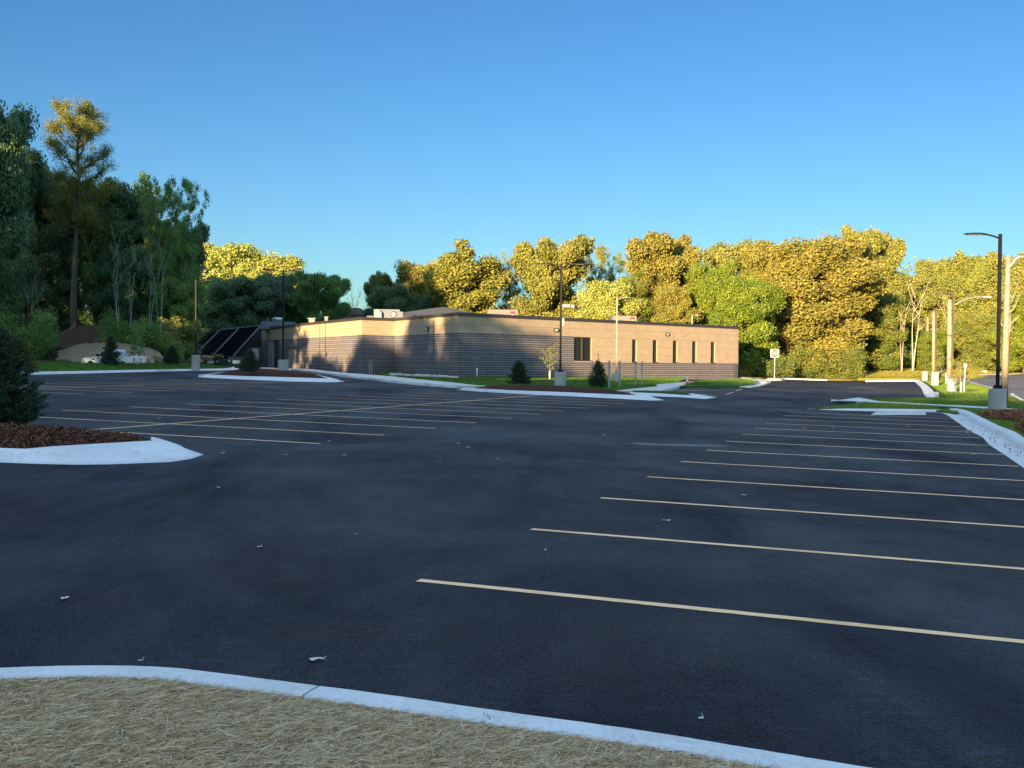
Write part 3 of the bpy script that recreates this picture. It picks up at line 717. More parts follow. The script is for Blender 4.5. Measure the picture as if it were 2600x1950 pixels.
def tree_mesh(seed, H=18., R=5., lo=.25, nl=13, per=60, size=.2, crad=1.0, up=.9, sub=5, gap=0., fork=1, bend=.6, shape='oval', tr=.28, ytop=1.0):
    rng = np.random.default_rng(seed); r = random.Random(seed); mb = MB(); cents = []; rads = []
    trunks = []
    for t in range(fork):
        a = r.uniform(0, 6.28)+t*6.28/fork; lean = (0 if fork == 1 else r.uniform(.10, .2))*H; hh = H*(1-.03*t)
        pts = []; k = 9; w = r.uniform(0, 6)
        for i in range(k+1):
            f = i/k; x = math.cos(a)*lean*f**1.3+bend*math.sin(w+f*4)*f; y = math.sin(a)*lean*f**1.3+bend*math.cos(w*1.3+f*3.3)*f
            pts.append((x, y, hh*.95*f))
        rad_ = [tr*(1-.93*(i/k)**.8)*(1.25 if i == 0 else 1)/(1 if fork == 1 else 1.3) for i in range(k+1)]
        mb.tube(pts, rad_, 7); trunks.append(pts)
    def prof(f):
        if shape == 'oval': return (1-abs(2*f-.95)**2.2*.62)**.8
        if shape == 'vase': return .4+.7*f if f < .75 else .93-.9*(f-.75)
        if shape == 'round': return math.sqrt(max(0.16, 1-(2*f-1)**2*.9))
        if shape == 'cone': return 1.02-f*.85
        if shape == 'col': return .9-.3*abs(f-.4)
        return 1
    for i in range(nl):
        f = (i+.5)/nl; z = H*(lo+(1-lo)*f*.93); pts = trunks[i % fork]; tt = z/(H*.95)*9; j = min(8, int(tt)); q = tt-j
        p0 = Vector(pts[j]).lerp(Vector(pts[j+1]), min(1, q)); a = i*2.4+r.uniform(-.5, .5); Lr = R*prof(f)*r.uniform(.72, 1.12)
        upk = up*(.5+.9*f); bp = []; m = 5
        for s in range(m+1):
            g = s/m; bp.append(p0+Vector((math.cos(a+.25*g)*Lr*g, math.sin(a+.25*g)*Lr*g, Lr*upk*(g**1.25)*.6-.04*Lr*g+r.uniform(-.1, .1))))
        mb.tube(bp, [tr*.33*(1-.85*s/m) for s in range(m+1)], 5)
        for s in range(sub):
            g = r.uniform(.25, 1.0) if s else 1.0; jj = min(m-1, int(g*m)); pb = bp[jj].lerp(bp[jj+1], g*m-jj) if jj < m else bp[m]
            an = a+r.uniform(-1.5, 1.5); l2 = R*r.uniform(.16, .42)*(1.15-g*.5); pe = pb+Vector((math.cos(an)*l2, math.sin(an)*l2, l2*r.uniform(.1, 1.0)))
            mb.tube([pb, pb.lerp(pe, .5)+Vector((0, 0, .1)), pe], [tr*.12, tr*.08, tr*.04], 4, cap=False)
            if r.random() > gap:
                cents.append(pe); rads.append(crad*r.uniform(.65, 1.3))
                if r.random() < .7: cents.append(pb.lerp(pe, .45)+Vector((r.uniform(-.4, .4), r.uniform(-.4, .4), r.uniform(-.2, .5)))); rads.append(crad*r.uniform(.5, 1.0))
    for pts in trunks:
        for q in range(3): cents.append(Vector(pts[-1])+Vector((r.uniform(-.5, .5), r.uniform(-.5, .5), r.uniform(-.3, .4)-q*.7))); rads.append(crad*.8)
    v, q, rn = leaf_quads(np.array([tuple(c) for c in cents]), per, np.array(rads), size, rng)
    return mb, v, q, rn
PROTO = {}
def proto(kind):
    if kind in PROTO: return PROTO[kind]
    spec = {
     'cot1': dict(seed=11, lo=.22, nl=24, sub=8, per=400, crad=1.6, size=0.22, shape='oval', up=1.1),
     'cot2': dict(seed=12, lo=.18, nl=24, sub=8, per=400, crad=1.6, size=0.22, shape='oval', up=1.3, fork=2),
     'cot3': dict(seed=13, lo=.3, nl=21, sub=8, per=400, crad=1.6, size=0.22, shape='vase', up=1.2, gap=0.05),
     'cot4': dict(seed=14, lo=.15, nl=24, sub=8, per=400, crad=1.6, size=0.22, shape='round', up=1.2, fork=3),
     'dense1': dict(seed=21, lo=.06, nl=26, sub=8, per=400, crad=1.6, size=0.21, shape='oval', up=.7),
     'dense2': dict(seed=22, lo=.05, nl=26, sub=8, per=400, crad=1.6, size=0.21, shape='round', up=.8),
     'col1': dict(seed=31, R=2.2, lo=.08, nl=26, sub=6, per=60, crad=.8, size=.072, shape='col', up=1.8),
     'airy1': dict(seed=41, lo=.28, nl=22, sub=8, per=85, crad=.8, size=.125, shape='vase', up=1.3, gap=0.06, tr=.22),
     'airy2': dict(seed=42, lo=.35, nl=22, sub=8, per=85, crad=.8, size=.125, shape='oval', up=1.5, gap=0.06, tr=.2, fork=2),
     'tall1': dict(seed=53, H=27, R=4.8, lo=.44, nl=24, sub=9, per=190, crad=1.15, size=.09, shape='oval', up=1.1, gap=.10, tr=.60, bend=.8),
     'birch1': dict(seed=61, H=16, R=3.0, lo=.6, nl=9, sub=4, per=28, crad=.8, size=.16, shape='vase', up=2.0, gap=.3, tr=.16, fork=2, bend=1.0),
     'birch2': dict(seed=62, H=16, R=3.0, lo=.55, nl=8, sub=4, per=28, crad=.8, size=.16, shape='vase', up=2.2, gap=.4, tr=.15, fork=3, bend=.8),
     'bare1': dict(seed=71, H=9, R=3.4, lo=.15, nl=16, sub=8, per=4, crad=.5, size=.09, shape='round', up=2.0, gap=.75, tr=.14, fork=2),
     'snag1': dict(seed=72, H=15, R=3.5, lo=.5, nl=10, sub=5, per=10, crad=.7, size=.16, shape='vase', up=1.8, gap=.5, tr=.42, fork=2, bend=.8),
     'young1': dict(seed=81, H=3.4, R=.85, lo=.30, nl=13, sub=5, per=18, crad=.22, size=.055, shape='oval', up=1.8, gap=.1, tr=.035, bend=.05),
     'young2': dict(seed=82, H=3.4, R=.85, lo=.34, nl=12, sub=6, per=3, crad=.18, size=.04, shape='vase', up=2.2, gap=.7, tr=.03, bend=.05),
     'young3': dict(seed=83, H=4.5, R=1.3, lo=.22, nl=16, sub=6, per=20, crad=.30, size=.08, shape='vase', up=2.0, gap=.1, tr=.05, bend=.08),
    }[kind]
    sp = dict(spec); mb, v, q, rn = tree_mesh(sp.pop('seed'), **sp)
    t = mb.build('trunk', M_BARK, smooth=True); c = np_mesh('crown', v, q, rn, LEAF['gold'])
    C.objects.unlink(t); C.objects.unlink(c)
    PROTO[kind] = (t.data, c.data, float(np.percentile(v[:, 2], 99.9)), float(np.percentile(np.hypot(v[:, 0], v[:, 1]), 97))); bpy.data.objects.remove(t); bpy.data.objects.remove(c)
    return PROTO[kind]
def put_tree(name, kind, x, y, h, w, leaf, bark, label, cat='tree', group=None, rz=None, z=None, sink=.3, guard=False):
    tm, cm, H0, R0 = proto(kind)
    e = empty(name, (x, y, (T(x, y) if z is None else z)-sink*min(1, h/6)), random.uniform(0, 6.28) if rz is None else rz, label, cat, group)
    e.scale = (w/(2*R0), w/(2*R0), h/H0)
    for nm, me, mt in (('trunk', tm, bark), ('crown', cm, leaf)):
        o = bpy.data.objects.new(nm, me); C.objects.link(o); o.parent = e
        o.material_slots[0].link = 'OBJECT'; o.material_slots[0].material = mt
    return e
def ptree(name, kind, px, D, top, wpx, leaf, label, bark=None, base=None, group=None, rz=None):
    """px centre and top row in the photograph at distance D give the tree's real place and height"""
    x = GX(px, D); zt = P(px, top, D).z; z0 = T(x, D) if base is None else P(px, base, D).z
    return put_tree(name, kind, x, D, zt-z0, wpx*D/F_PX*(1.12 if D > 140 else 1), LEAF[leaf], bark or M_BARK, label, 'tree', group, rz, z0)
exec_trees = [
 # left woods
 ('broadleaf_tree', 'cot1', -25, 108, 262, 200, 'dark', 'tallest dark tree cut by the left edge of the frame'),
 ('broadleaf_tree', 'cot4', 75, 124, 372, 190, 'dark', 'dark rounded tree between the left edge and the tall gold topped tree'),
 ('broadleaf_tree', 'dense2', 130, 130, 440, 200, 'dark', 'dark bushy tree just left of the tall gold topped tree'),
 ('broadleaf_tree', 'cot2', 262, 126, 452, 150, 'green', 'leafy green tree just right of the tall gold topped trunk'),
 ('broadleaf_tree', 'dense2', 322, 128, 470, 175, 'dark', 'dense dome shaped dark tree in the middle of the left woods'),
 ('broadleaf_tree', 'airy1', 400, 119, 432, 110, 'green', 'slender airy tree left of the forked one above the pickup'),
 ('broadleaf_tree', 'airy2', 468, 117, 440, 140, 'green', 'airy tree with split top at the right end of the left woods'),
 ('broadleaf_tree', 'cot4', 466, 123, 560, 120, 'dark', 'dark tree below the split topped tree at the end of the left woods'),
 ('broadleaf_tree', 'dense1', 420, 124, 560, 130, 'green', 'bushy green tree behind the pale stems of the left woods'),
 ('broadleaf_tree', 'cot4', 8, 107, 590, 115, 'dark', 'mid green tree at the left edge below the tallest crown'),
 ('broadleaf_tree', 'dense2', 110, 123, 560, 150, 'dark', 'low dark tree left of the bare brown trunk'),
 ('broadleaf_tree', 'dense1', 292, 125, 600, 130, 'dark', 'low dark tree right of the bare brown trunk'),
 ('broadleaf_tree', 'dense2', 372, 121, 620, 130, 'dark', 'low dark tree above the pickup tailgate'),
 ('broadleaf_tree', 'dense1', 520, 186, 700, 120, 'green', 'green tree behind the black sloping enclosure'),
 ('broadleaf_tree', 'dense2', 455, 116, 700, 110, 'green', 'small green tree behind the pale young tree and dark spruce'),
 # behind the building, left part
 ('cottonwood_tree', 'cot2', 600, 205, 616, 160, 'yellow', 'yellow topped tree right behind the dark edge of the left woods'),
 ('cottonwood_tree', 'cot1', 695, 205, 645, 150, 'yellow', 'yellow topped tree behind the double armed lamp left of the building'),
 ('broadleaf_tree', 'dense2', 600, 165, 700, 150, 'dark', 'dark round tree in front of the leftmost yellow crown'),
 ('broadleaf_tree', 'dense1', 690, 170, 690, 130, 'dark', 'dark tree behind the double armed lamp and roof fan'),
 ('broadleaf_tree', 'cot4', 818, 168, 688, 130, 'green', 'open green tree standing alone left of the sky gap'),
 ('bare_tree', 'bare1', 893, 175, 728, 70, 'olive', 'bare twiggy tree left of the rooftop air handler'),
 ('bare_tree', 'bare1', 935, 178, 735, 60, 'olive', 'bare twiggy tree touching the dark tree in the sky gap'),
 ('broadleaf_tree', 'cot4', 985, 176, 688, 95, 'mixed', 'small gold topped tree just right of the bare twiggy trees'),
 ('broadleaf_tree', 'dense2', 990, 168, 722, 110, 'dark', 'dark round tree behind the rooftop air handler'),
 ('cottonwood_tree', 'cot1', 1068, 176, 664, 115, 'gold', 'gold green tree second from the sky gap'),
 ('broadleaf_tree', 'dense1', 1085, 170, 742, 120, 'dark', 'low shaded tree under the gold green crown beside the roof ridge'),
 ('cottonwood_tree', 'cot3', 1178, 165, 622, 175, 'gold', 'big spreading gold green tree with visible white limbs over the roof ridge'),
 ('cottonwood_tree', 'col1', 1286, 168, 612, 60, 'gold', 'narrow column of gold green foliage left of the central lamp'),
 ('broadleaf_tree', 'airy1', 1325, 175, 690, 110, 'green', 'thin green tree under the narrow column of foliage'),
 ('cottonwood_tree', 'cot4', 1395, 162, 598, 185, 'olive', 'broad olive and orange tree behind the central double armed lamp'),
 ('cottonwood_tree', 'airy1', 1530, 176, 616, 105, 'brown', 'brownish tree top between the central lamp and the big yellow green tree'),
 ('maple_tree', 'dense2', 1535, 150, 712, 150, 'yellow', 'bright yellow round maple behind the roof near the pale pole'),
 ('cottonwood_tree', 'cot4', 1665, 160, 596, 200, 'gold', 'big yellow green tree behind the row of narrow windows'),
 ('maple_tree', 'col1', 1612, 150, 655, 85, 'lime', 'bright green upright tree right of the yellow round maple'),
 ('broadleaf_tree', 'dense1', 1700, 152, 720, 120, 'gold', 'low gold bush like tree above the right half of the roof'),
 ('broadleaf_tree', 'cot2', 1790, 156, 665, 120, 'lime', 'green tree with pale limbs above the end of the roof'),
 ('cottonwood_tree', 'cot1', 1850, 180, 616, 150, 'brown', 'gold brown tree top left of the largest golden tree'),
 ('maple_tree', 'dense1', 1885, 137, 700, 175, 'lime', 'bright green maple at the right corner of the building'),
 ('cottonwood_tree', 'dense2', 2070, 147, 606, 250, 'gold', 'largest golden tree behind the road end and the sign'),
 ('cottonwood_tree', 'cot4', 1985, 150, 612, 170, 'gold', 'golden tree leaning left of the largest golden tree with pale split stems'),
 ('cottonwood_tree', 'cot2', 2140, 158, 594, 140, 'gold', 'golden tree forming the right shoulder of the largest crown'),
 ('broadleaf_tree', 'cot4', 2215, 166, 578, 165, 'olive', 'tallest olive tree right of the largest golden tree'),
 ('broadleaf_tree', 'dense2', 2235, 160, 745, 130, 'mixed', 'green gold tree beside the grassy bank'),
 ('broadleaf_tree', 'cot3', 2310, 186, 672, 120, 'olive', 'olive tree right of the tallest olive tree'),
 ('broadleaf_tree', 'cot1', 2385, 190, 655, 140, 'brown', 'brown gold tree behind the far lit wooden poles'),
 ('broadleaf_tree', 'cot4', 2470, 186, 645, 150, 'olive', 'olive tree behind the bronze lamp arm on the right'),
 ('broadleaf_tree', 'cot2', 2545, 182, 640, 150, 'brown', 'brown gold tree behind the tall black lamp'),
 ('broadleaf_tree', 'cot4', 2640, 178, 625, 160, 'gold', 'gold tree cut by the right edge of the frame'),
 ('broadleaf_tree', 'dense1', 2600, 160, 740, 120, 'lime', 'yellow green low tree at the right edge beside the boulder'),
 ('maple_tree', 'dense2', 2362, 160, 835, 95, 'lime', 'small yellow green maple behind the farthest lamp base'),
 ('broadleaf_tree', 'dense1', 2500, 168, 800, 120, 'olive', 'olive low tree behind the street, left of the black lamp'),
 ('broadleaf_tree', 'dense1', 2440, 170, 790, 110, 'olive', 'low olive tree behind the nearer wooden pole with the street arm'),
]
for i, (nm, kd, px, D, top, w, lf, lab) in enumerate(exec_trees):
    ptree(nm, kd, px, D, top, w, lf, lab, rz=(i*1.7) % 6.28)
ptree('cottonwood_tree', 'tall1', 188, 119, 250, 195, 'mixed', 'very tall tree with long bare brown trunk on the mound and a sunlit gold top', base=838, rz=.6)
for px, D, top, kd, lab in ((236, 124, 560, 'birch1', 'pale white forked stem right of the brown trunk'), (302, 112, 560, 'birch2', 'pale Y shaped stem in the middle of the left woods'),
                        (330, 113, 590, 'birch1', 'leaning white stem right of the Y shaped one'), (382, 113, 600, 'birch1', 'pale stem left of the slender airy tree'),
                        (405, 114, 575, 'birch2', 'curved pale stem below the airy tree'), (95, 108, 690, 'birch1', 'thin grey stem near the left spruces'), (75, 110, 600, 'birch1', 'thin grey stem at the far left of the woods')):
    ptree('birch_tree', kd, px, D, top, 70, 'dark', lab, bark=M_BARKW)
for px, D, top, w, lab in ((2318, 157, 700, 70, 'pale forked dead stem left of the far wooden poles'), (2290, 157, 740, 45, 'leaning pale stem behind the grassy bank'), (2395, 178, 740, 50, 'pale stem between the two far wooden poles'), (2548, 156, 700, 90, 'stout pale stem with branches behind the black lamp')):
    ptree('dead_tree', 'snag1', px, D, top, w, 'brown', lab, bark=M_BARKP)
# continuous masses (undergrowth, far wood, the wood beyond the frame)
def mass(name, clumps, per, size, mat, label, cat, squash=.8):
    rng = np.random.default_rng(len(clumps)); c = np.array([k[:3] for k in clumps]); r = np.array([k[3] for k in clumps])
    v, q, rn = leaf_quads(c, per, r, size, rng, squash); o = np_mesh(name, v, q, rn, mat); tag(o, label, cat, kind='stuff'); return o
def brush(pxs, Ds, hmax, n, seed, hmin=.3):
    r = random.Random(seed); out = []
    for i in range(n):
        px, D = r.uniform(*pxs), r.uniform(*Ds); x = GX(px, D); h = hmax*(.45+.55*abs(math.sin(px*.031+seed))*r.uniform(.6, 1))
        out.append((x, D, T(x, D)+r.uniform(hmin, h), r.uniform(.6, 1.2)))
    return out
mass('undergrowth', brush((-60, 128), (103, 112), 5.0, 250, 1)+brush((262, 462), (111, 118), 3.4, 230, 2)+brush((120, 270), (124, 130), 5.0, 150, 7), 100, .115, LEAF['green'], 'dark shrubs filling the foot of the left woods', 'undergrowth')
mass('undergrowth', brush((1880, 2010), (133, 143), 3.0, 220, 3)+brush((2000, 2190), (140, 147), 5.0, 420, 4), 80, .11, LEAF['mixed'], 'yellow green weeds and shrubs behind the sign at the road end', 'undergrowth')
mass('undergrowth', brush((2195, 2320), (172, 180), 3.0, 120, 5)+brush((2380, 2700), (170, 178), 3.4, 240, 6), 80, .13, LEAF['mixed'], 'green gold shrubs under the trees across the lawn on the right', 'undergrowth')
r = random.Random(4); fw = []
def fwood(pxs, D, topf, n, rr_=2.0):
    for i in range(n):
        px = r.uniform(*pxs); d = r.uniform(*D); x = GX(px, d); zt = P(px, topf(px), d).z; z0 = T(x, d); f = r.random()
        fw.append((x, d, z0+(zt-z0)*f, rr_*r.uniform(.7, 1.3)))
fwood((-80, 500), (138, 150), lambda p: 520+40*math.sin(p*.03)+max(0, p-380)*1.1, 360, 2.2)
fwood((500, 800), (215, 225), lambda p: 730+14*math.sin(p*.05), 150, 2.4)
mass('distant_woods', fw, 60, .34, LEAF['dark'], 'dark depth of the woods behind the left hand trees', 'woods')
fw = []
fwood((1480, 2320), (205, 220), lambda p: 690+20*math.sin(p*.021), 420, 2.4)
fwood((2280, 2720), (200, 215), lambda p: 700+14*math.sin(p*.03), 240, 2.4)
mass('distant_woods', fw, 56, .36, LEAF['olive'], 'olive depth of the woods behind the right hand trees', 'woods')

# the wood and buildings beyond the left of and behind the frame whose shade covers the lot
SHADE = [  # x, y, top height above eye plane, radius
]
def shade_wood():
    rng = random.Random(12); cl = []
    def tree(x, y, h, R):
        z0 = T(x, y); n = int(14+h*R*.55)
        for i in range(n):
            f = rng.random()**.8; a = rng.uniform(0, 6.28); rr_ = R*math.sqrt(rng.random())*math.sin(math.pi*min(.97, .12+.8*f))**.6
            cl.append((x+rr_*math.cos(a), y+rr_*math.sin(a), z0+h*(.12+.86*f), rng.uniform(1.1, 1.9)))
    for (x, y, h, R) in SHADE_T: tree(x, y, h, R)
    return cl
SHADE_T = []
_r = random.Random(31)
def prof_h(y):
    pts = [(-190, 24), (-110, 24), (-95, 22), (-75, 20.5), (-60, 20), (-45, 19), (-36, 16.5), (-25, 14.5), (-14, 16.5), (-4, 18.5), (4, 18.5), (12, 16.2), (20, 14), (30, 12), (38, 9.5), (46, 8.5), (52, 10), (57, 16), (64, 22), (74, 29), (98, 31)]
    return float(np.interp(y, [p[0] for p in pts], [p[1] for p in pts]))
for y in range(-190, 100, 6):
    for k in range(2):
        yy = y+_r.uniform(-2.5, 2.5); xx = -47-k*9+_r.uniform(-3, 3)
        if yy > 50: xx -= 6+.32*(yy-50)
        SHADE_T.append((xx, yy, prof_h(yy)*_r.uniform(.86, 1.06), _r.uniform(3.6, 5.0)))
SHADE_T += [(-62, 60, 29, 5), (-66, 51, 30, 5), (-59, 68, 29, 5), (-69, 44, 30, 5)]
mass('woods', shade_wood(), 42, .42, LEAF['dark'], 'wood standing left of and behind the photographer', 'woods')

# ------------------------------------------------------------------ spruces
def spruce(seed, H, R, dens=1.0, nl=.052, nw=.0065):
    rng = np.random.default_rng(seed); r = random.Random(seed); mb = MB(); segs = []
    mb.tube([(0, 0, -.1), (0, 0, H*.5), (0.01, 0, H)], [H*.022, H*.013, .006], 7)
    z = H*.05
    segs.append(((0, 0, H*.9), (0.01, 0, H), 1))
    while z < H*.93:
        f = z/H; nb = int((9-4*f)*dens)+1; Lb = R*(1-f)**.75*(1 if f > .1 else .8+2*f)
        for b in range(nb):
            a = r.uniform(0, 6.28); l = Lb*r.uniform(.72, 1.12); el = .15+.75*f+r.uniform(-.12, .18)
            zz = z+r.uniform(-.05, .05); pts = [Vector((0, 0, zz))]
            for s in range(1, 6):
                g = s/5; pts.append(Vector((math.cos(a)*l*g*math.cos(el*.5), math.sin(a)*l*g*math.cos(el*.5), zz+l*(math.sin(el)*g-.22*g*(1-g)*2))))
            mb.tube(pts, [.012*(1-s/6)+.003 for s in range(6)], 4, cap=False)
            for s in range(1, 5): segs.append((tuple(pts[s]), tuple(pts[s+1]), 0))
            nt_ = int(3+l*9)
            for t in range(nt_):
                g = r.uniform(.25, 1)*5; j = min(4, int(g)); pb = pts[j].lerp(pts[j+1], g-j); aa = a+r.choice((-1, 1))*r.uniform(.5, 1.1); tl = l*r.uniform(.14, .34)*(1.3-g/6)
                pe = pb+Vector((math.cos(aa)*tl, math.sin(aa)*tl, tl*r.uniform(-.05, .45))); segs.append((tuple(pb), tuple(pe), 0))
        z += H*.034/dens*1.15
    V = []; RN = []
    A = np.array([s[0] for s in segs]); B = np.array([s[1] for s in segs]); ln = np.linalg.norm(B-A, axis=1)
    cnt = np.maximum(5, (ln*170*dens).astype(int)); idx = np.repeat(np.arange(len(segs)), cnt); n = len(idx)
    t = rng.random(n); base = A[idx]+(B-A)[idx]*t[:, None]; d = (B-A)[idx]/ln[idx][:, None]
    q = rng.normal(size=(n, 3)); q -= d*(q*d).sum(1)[:, None]; q /= np.linalg.norm(q, axis=1)[:, None]
    dr = q*.8+d*.75; dr /= np.linalg.norm(dr, axis=1)[:, None]; sd = np.cross(dr, rng.normal(size=(n, 3))); sd /= np.linalg.norm(sd, axis=1)[:, None]
    L = (nl*H/2.3*rng.uniform(.7, 1.2, n))[:, None]; W = nw*H/2.3
    v = np.stack([base-sd*W, base+sd*W, base+dr*L+sd*W*.4, base+dr*L-sd*W*.4], 1).reshape(-1, 3)
    sr = rng.random(len(segs)); rn = np.clip(.5*sr[idx]+.35*rng.random(n)+.15*t, 0, 1)
    return mb, v, np.arange(n*4).reshape(n, 4), rn
mb, v, q, rn = spruce(3, 2.6, 1.12, 1.15)
spt = mb.build('trunk', M_BARK, smooth=True); spc = np_mesh('needles', v, q, rn, M_NEEDLE)
C.objects.unlink(spt); C.objects.unlink(spc); sp_t, sp_c = spt.data, spc.data
bpy.data.objects.remove(spt); bpy.data.objects.remove(spc)
def put_spruce(px, D, top, base, wpx, label, mat, rz=0):
    x = GX(px, D); z0 = P(px, base, D).z; h = P(px, top, D).z-z0; w = wpx*D/F_PX
    e = empty('spruce', (x, D, z0), rz, label, 'spruce', 'young spruces planted on the islands and verges'); e.scale = (w/1.85, w/1.85, h/2.6)
    for nm, me, mt in (('trunk', sp_t, M_BARK), ('needles', sp_c, mat)):
        o = bpy.data.objects.new(nm, me); C.objects.link(o); o.parent = e; o.material_slots[0].link = 'OBJECT'; o.material_slots[0].material = mt
put_spruce(-10, 19.6, 812, 1090, 212, 'large dark spruce on the mulch at the left edge of the frame', M_NEEDLE, .4)
put_spruce(42, 52, 852, 946, 92, 'spruce with pale yellow tip behind the large left spruce', M_NEEDLE_SUN, 1.4)
put_spruce(281, 84, 852, 927, 52, 'spruce on the lawn in front of the white pickup', M_NEEDLE, 2.4)
put_spruce(436, 88, 876, 925, 44, 'small dark spruce below the pale young tree right of the pickup', M_NEEDLE, 3.4)
put_spruce(634, 71, 882, 945, 50, 'round dark spruce on the mulch island in front of the dumpsters', M_NEEDLE, 4.4)
put_spruce(1318, 67, 912, 982, 60, 'dark spruce left of the central lamp base', M_NEEDLE, 5.4)
put_spruce(1519, 64, 912, 990, 52, 'dark spruce with bare leader beside the metal posts', M_NEEDLE, .9)
def leader(px, D, y0, y1):
    e = [o for o in C.objects if o.name.startswith('spruce') and o.type == 'EMPTY'][-1]; s = e.scale
    a, b_ = P(px, y0, D).z-e.location.z, P(px, y1, D).z-e.location.z; mb = MB(); k = 1/s[0]; c = 1/s[2]
    mb.tube([(0, 0, a*c), (.01*k, 0, (a+b_)/2*c), (0, 0, b_*c)], [.014*k, .011*k, .006*k], 5)
    for i, (dx, f) in enumerate(((.14, .25), (-.13, .32), (.09, .5), (-.1, .55))): z = a+(b_-a)*f; mb.tube([(0, 0, z*c), (dx*.6*k, .02*k*i, (z+.05)*c), (dx*k, 0, (z+.18)*c)], [.009*k, .008*k, .005*k], 4)
    mb.build('leader', M_BARK, e)
leader(1519, 64, 925, 888)

# ------------------------------------------------------------------ young street trees with white guards
def sapling(px, D, top, base, wpx, kind, leaf, label, guard=.75):
    x = GX(px, D); z0 = P(px, base, D).z; h = P(px, top, D).z-z0
    e = put_tree('young_tree', kind, x, D, h, wpx*D/F_PX, LEAF[leaf], M_BARKP, label, 'young tree', 'newly planted young trees', z=z0, sink=0)
    if guard:
        tm, cm, H0, R0 = PROTO[kind]; s = e.scale; mb = MB(); mb.lathe([(.055/s[0], 0), (.06/s[0], guard/s[2]*.5), (.055/s[0], guard/s[2])], (0, 0, 0), 10)
        mb.build('trunk_guard', M_GUARD, e, smooth=True)
sapling(1211, 89, 888, 960, 26, 'young2', 'brown', 'bare sapling with white guard against the dark brick wall', .85)
sapling(1396, 87, 876, 965, 44, 'young1', 'mixed', 'leafy sapling with white guard left of the central lamp', .75)
sapling(1557, 88, 905, 968, 24, 'young2', 'brown', 'bare sapling behind the row of metal posts', .6)
sapling(347, 86, 812, 925, 46, 'young3', 'green', 'slender green young tree with white guard at the pickup tailgate', .8)
sapling(436, 92, 803, 905, 68, 'young3', 'olive', 'pale olive young tree above the small dark spruce', 0)
sapling(2403, 95, 925, 974, 34, 'young2', 'brown', 'twiggy sapling with white guard left of the nearest lit lamp base', .9)
sapling(2441, 74, 905, 1003, 70, 'young1', 'brown', 'reddish twiggy young tree with white guard right of the lit lamp base', .9)
sapling(2391, 118, 880, 955, 50, 'young2', 'brown', 'orange twiggy young tree between the lit lamp bases', .9)

# ------------------------------------------------------------------ building
BR_OUT = []
def m_brick(name, col, mortar, bw, bh, ms, contrast, bands=None):
    m, n, b = nt(name); b.inputs['Roughness'].default_value = .85
    uv = n.nodes.new('ShaderNodeUVMap'); bt = n.nodes.new('ShaderNodeTexBrick'); n.links.new(uv.outputs[0], bt.inputs['Vector'])
    bt.inputs['Scale'].default_value = 1; bt.inputs['Brick Width'].default_value = bw; bt.inputs['Row Height'].default_value = bh
    bt.inputs['Mortar Size'].default_value = ms; bt.inputs['Mortar Smooth'].default_value = .2; bt.inputs['Bias'].default_value = 0
    bt.inputs['Color1'].default_value = (*[v*(1-contrast) for v in col], 1); bt.inputs['Color2'].default_value = (*[min(1, v*(1+contrast)) for v in col], 1); bt.inputs['Mortar'].default_value = (*mortar, 1)
    c = bt.outputs['Color']
    c = mixc(n, ramp(n, noise(n, .7, 5), [(.35, .16), (.65, 0.0)]), c, tuple(v*.5 for v in col))
    if bands:
        sx = n.nodes.new('ShaderNodeSeparateXYZ'); n.links.new(uv.outputs[0], sx.inputs[0])
        mo = N(n, 'ShaderNodeMath', operation='PINGPONG'); mo.inputs[1].default_value = bands[0]/2; n.links.new(sx.outputs[1], mo.inputs[0])
        lt = N(n, 'ShaderNodeMath', operation='LESS_THAN'); lt.inputs[1].default_value = bands[1]; n.links.new(mo.outputs[0], lt.inputs[0])
        mu = N(n, 'ShaderNodeMath', operation='MULTIPLY'); mu.inputs[1].default_value = bands[3]; n.links.new(lt.outputs[0], mu.inputs[0])
        c = mixc(n, mu.outputs[0], c, bands[2])
    n.links.new(c, b.inputs['Base Color']); bumpn(n, b, bt.outputs['Fac'], -.4, .01)
    return m
M_TAN = m_brick('tan_brick', (.42, .32, .215), (.47, .38, .28), .30, .10, .010, .12, (.8, .016, (.18, .125, .085), .6))
M_DK = m_brick('dark_brick', (.080, .080, .105), (.32, .29, .28), .42, .205, .020, .22, (.41, .024, (.38, .33, .30), .7))
M_FASC = simple('dark_metal_fascia', (.045, .04, .042), .45, var=.1)
M_ROOF = simple('dark_roof_membrane', (.05, .052, .058), .8, var=.2)
M_GLASS = simple('dark_window_glass', (.012, .014, .018), .06)
M_FRAME = simple('bronze_window_frame', (.05, .035, .028), .5)
M_JAMB = simple('brick_jamb', (.40, .31, .21), .85, var=.12)
W0, W1, W2, W3, W4, W5, W6 = (-4.6, 89.6), (25.5, 119.3), (12, 150), (-18, 164), (-32.8, 138.3), (-14.35, 101.1), (-11.5, 103.4)
ROOF = 1.72+4.07; BAND = 4.07; LOW = 1.66
bd = empty('brick_building', (-2, 110, 0), 0, 'low flat roofed building of tan and charcoal brick across the parking lot', 'building')
bl = bd.location
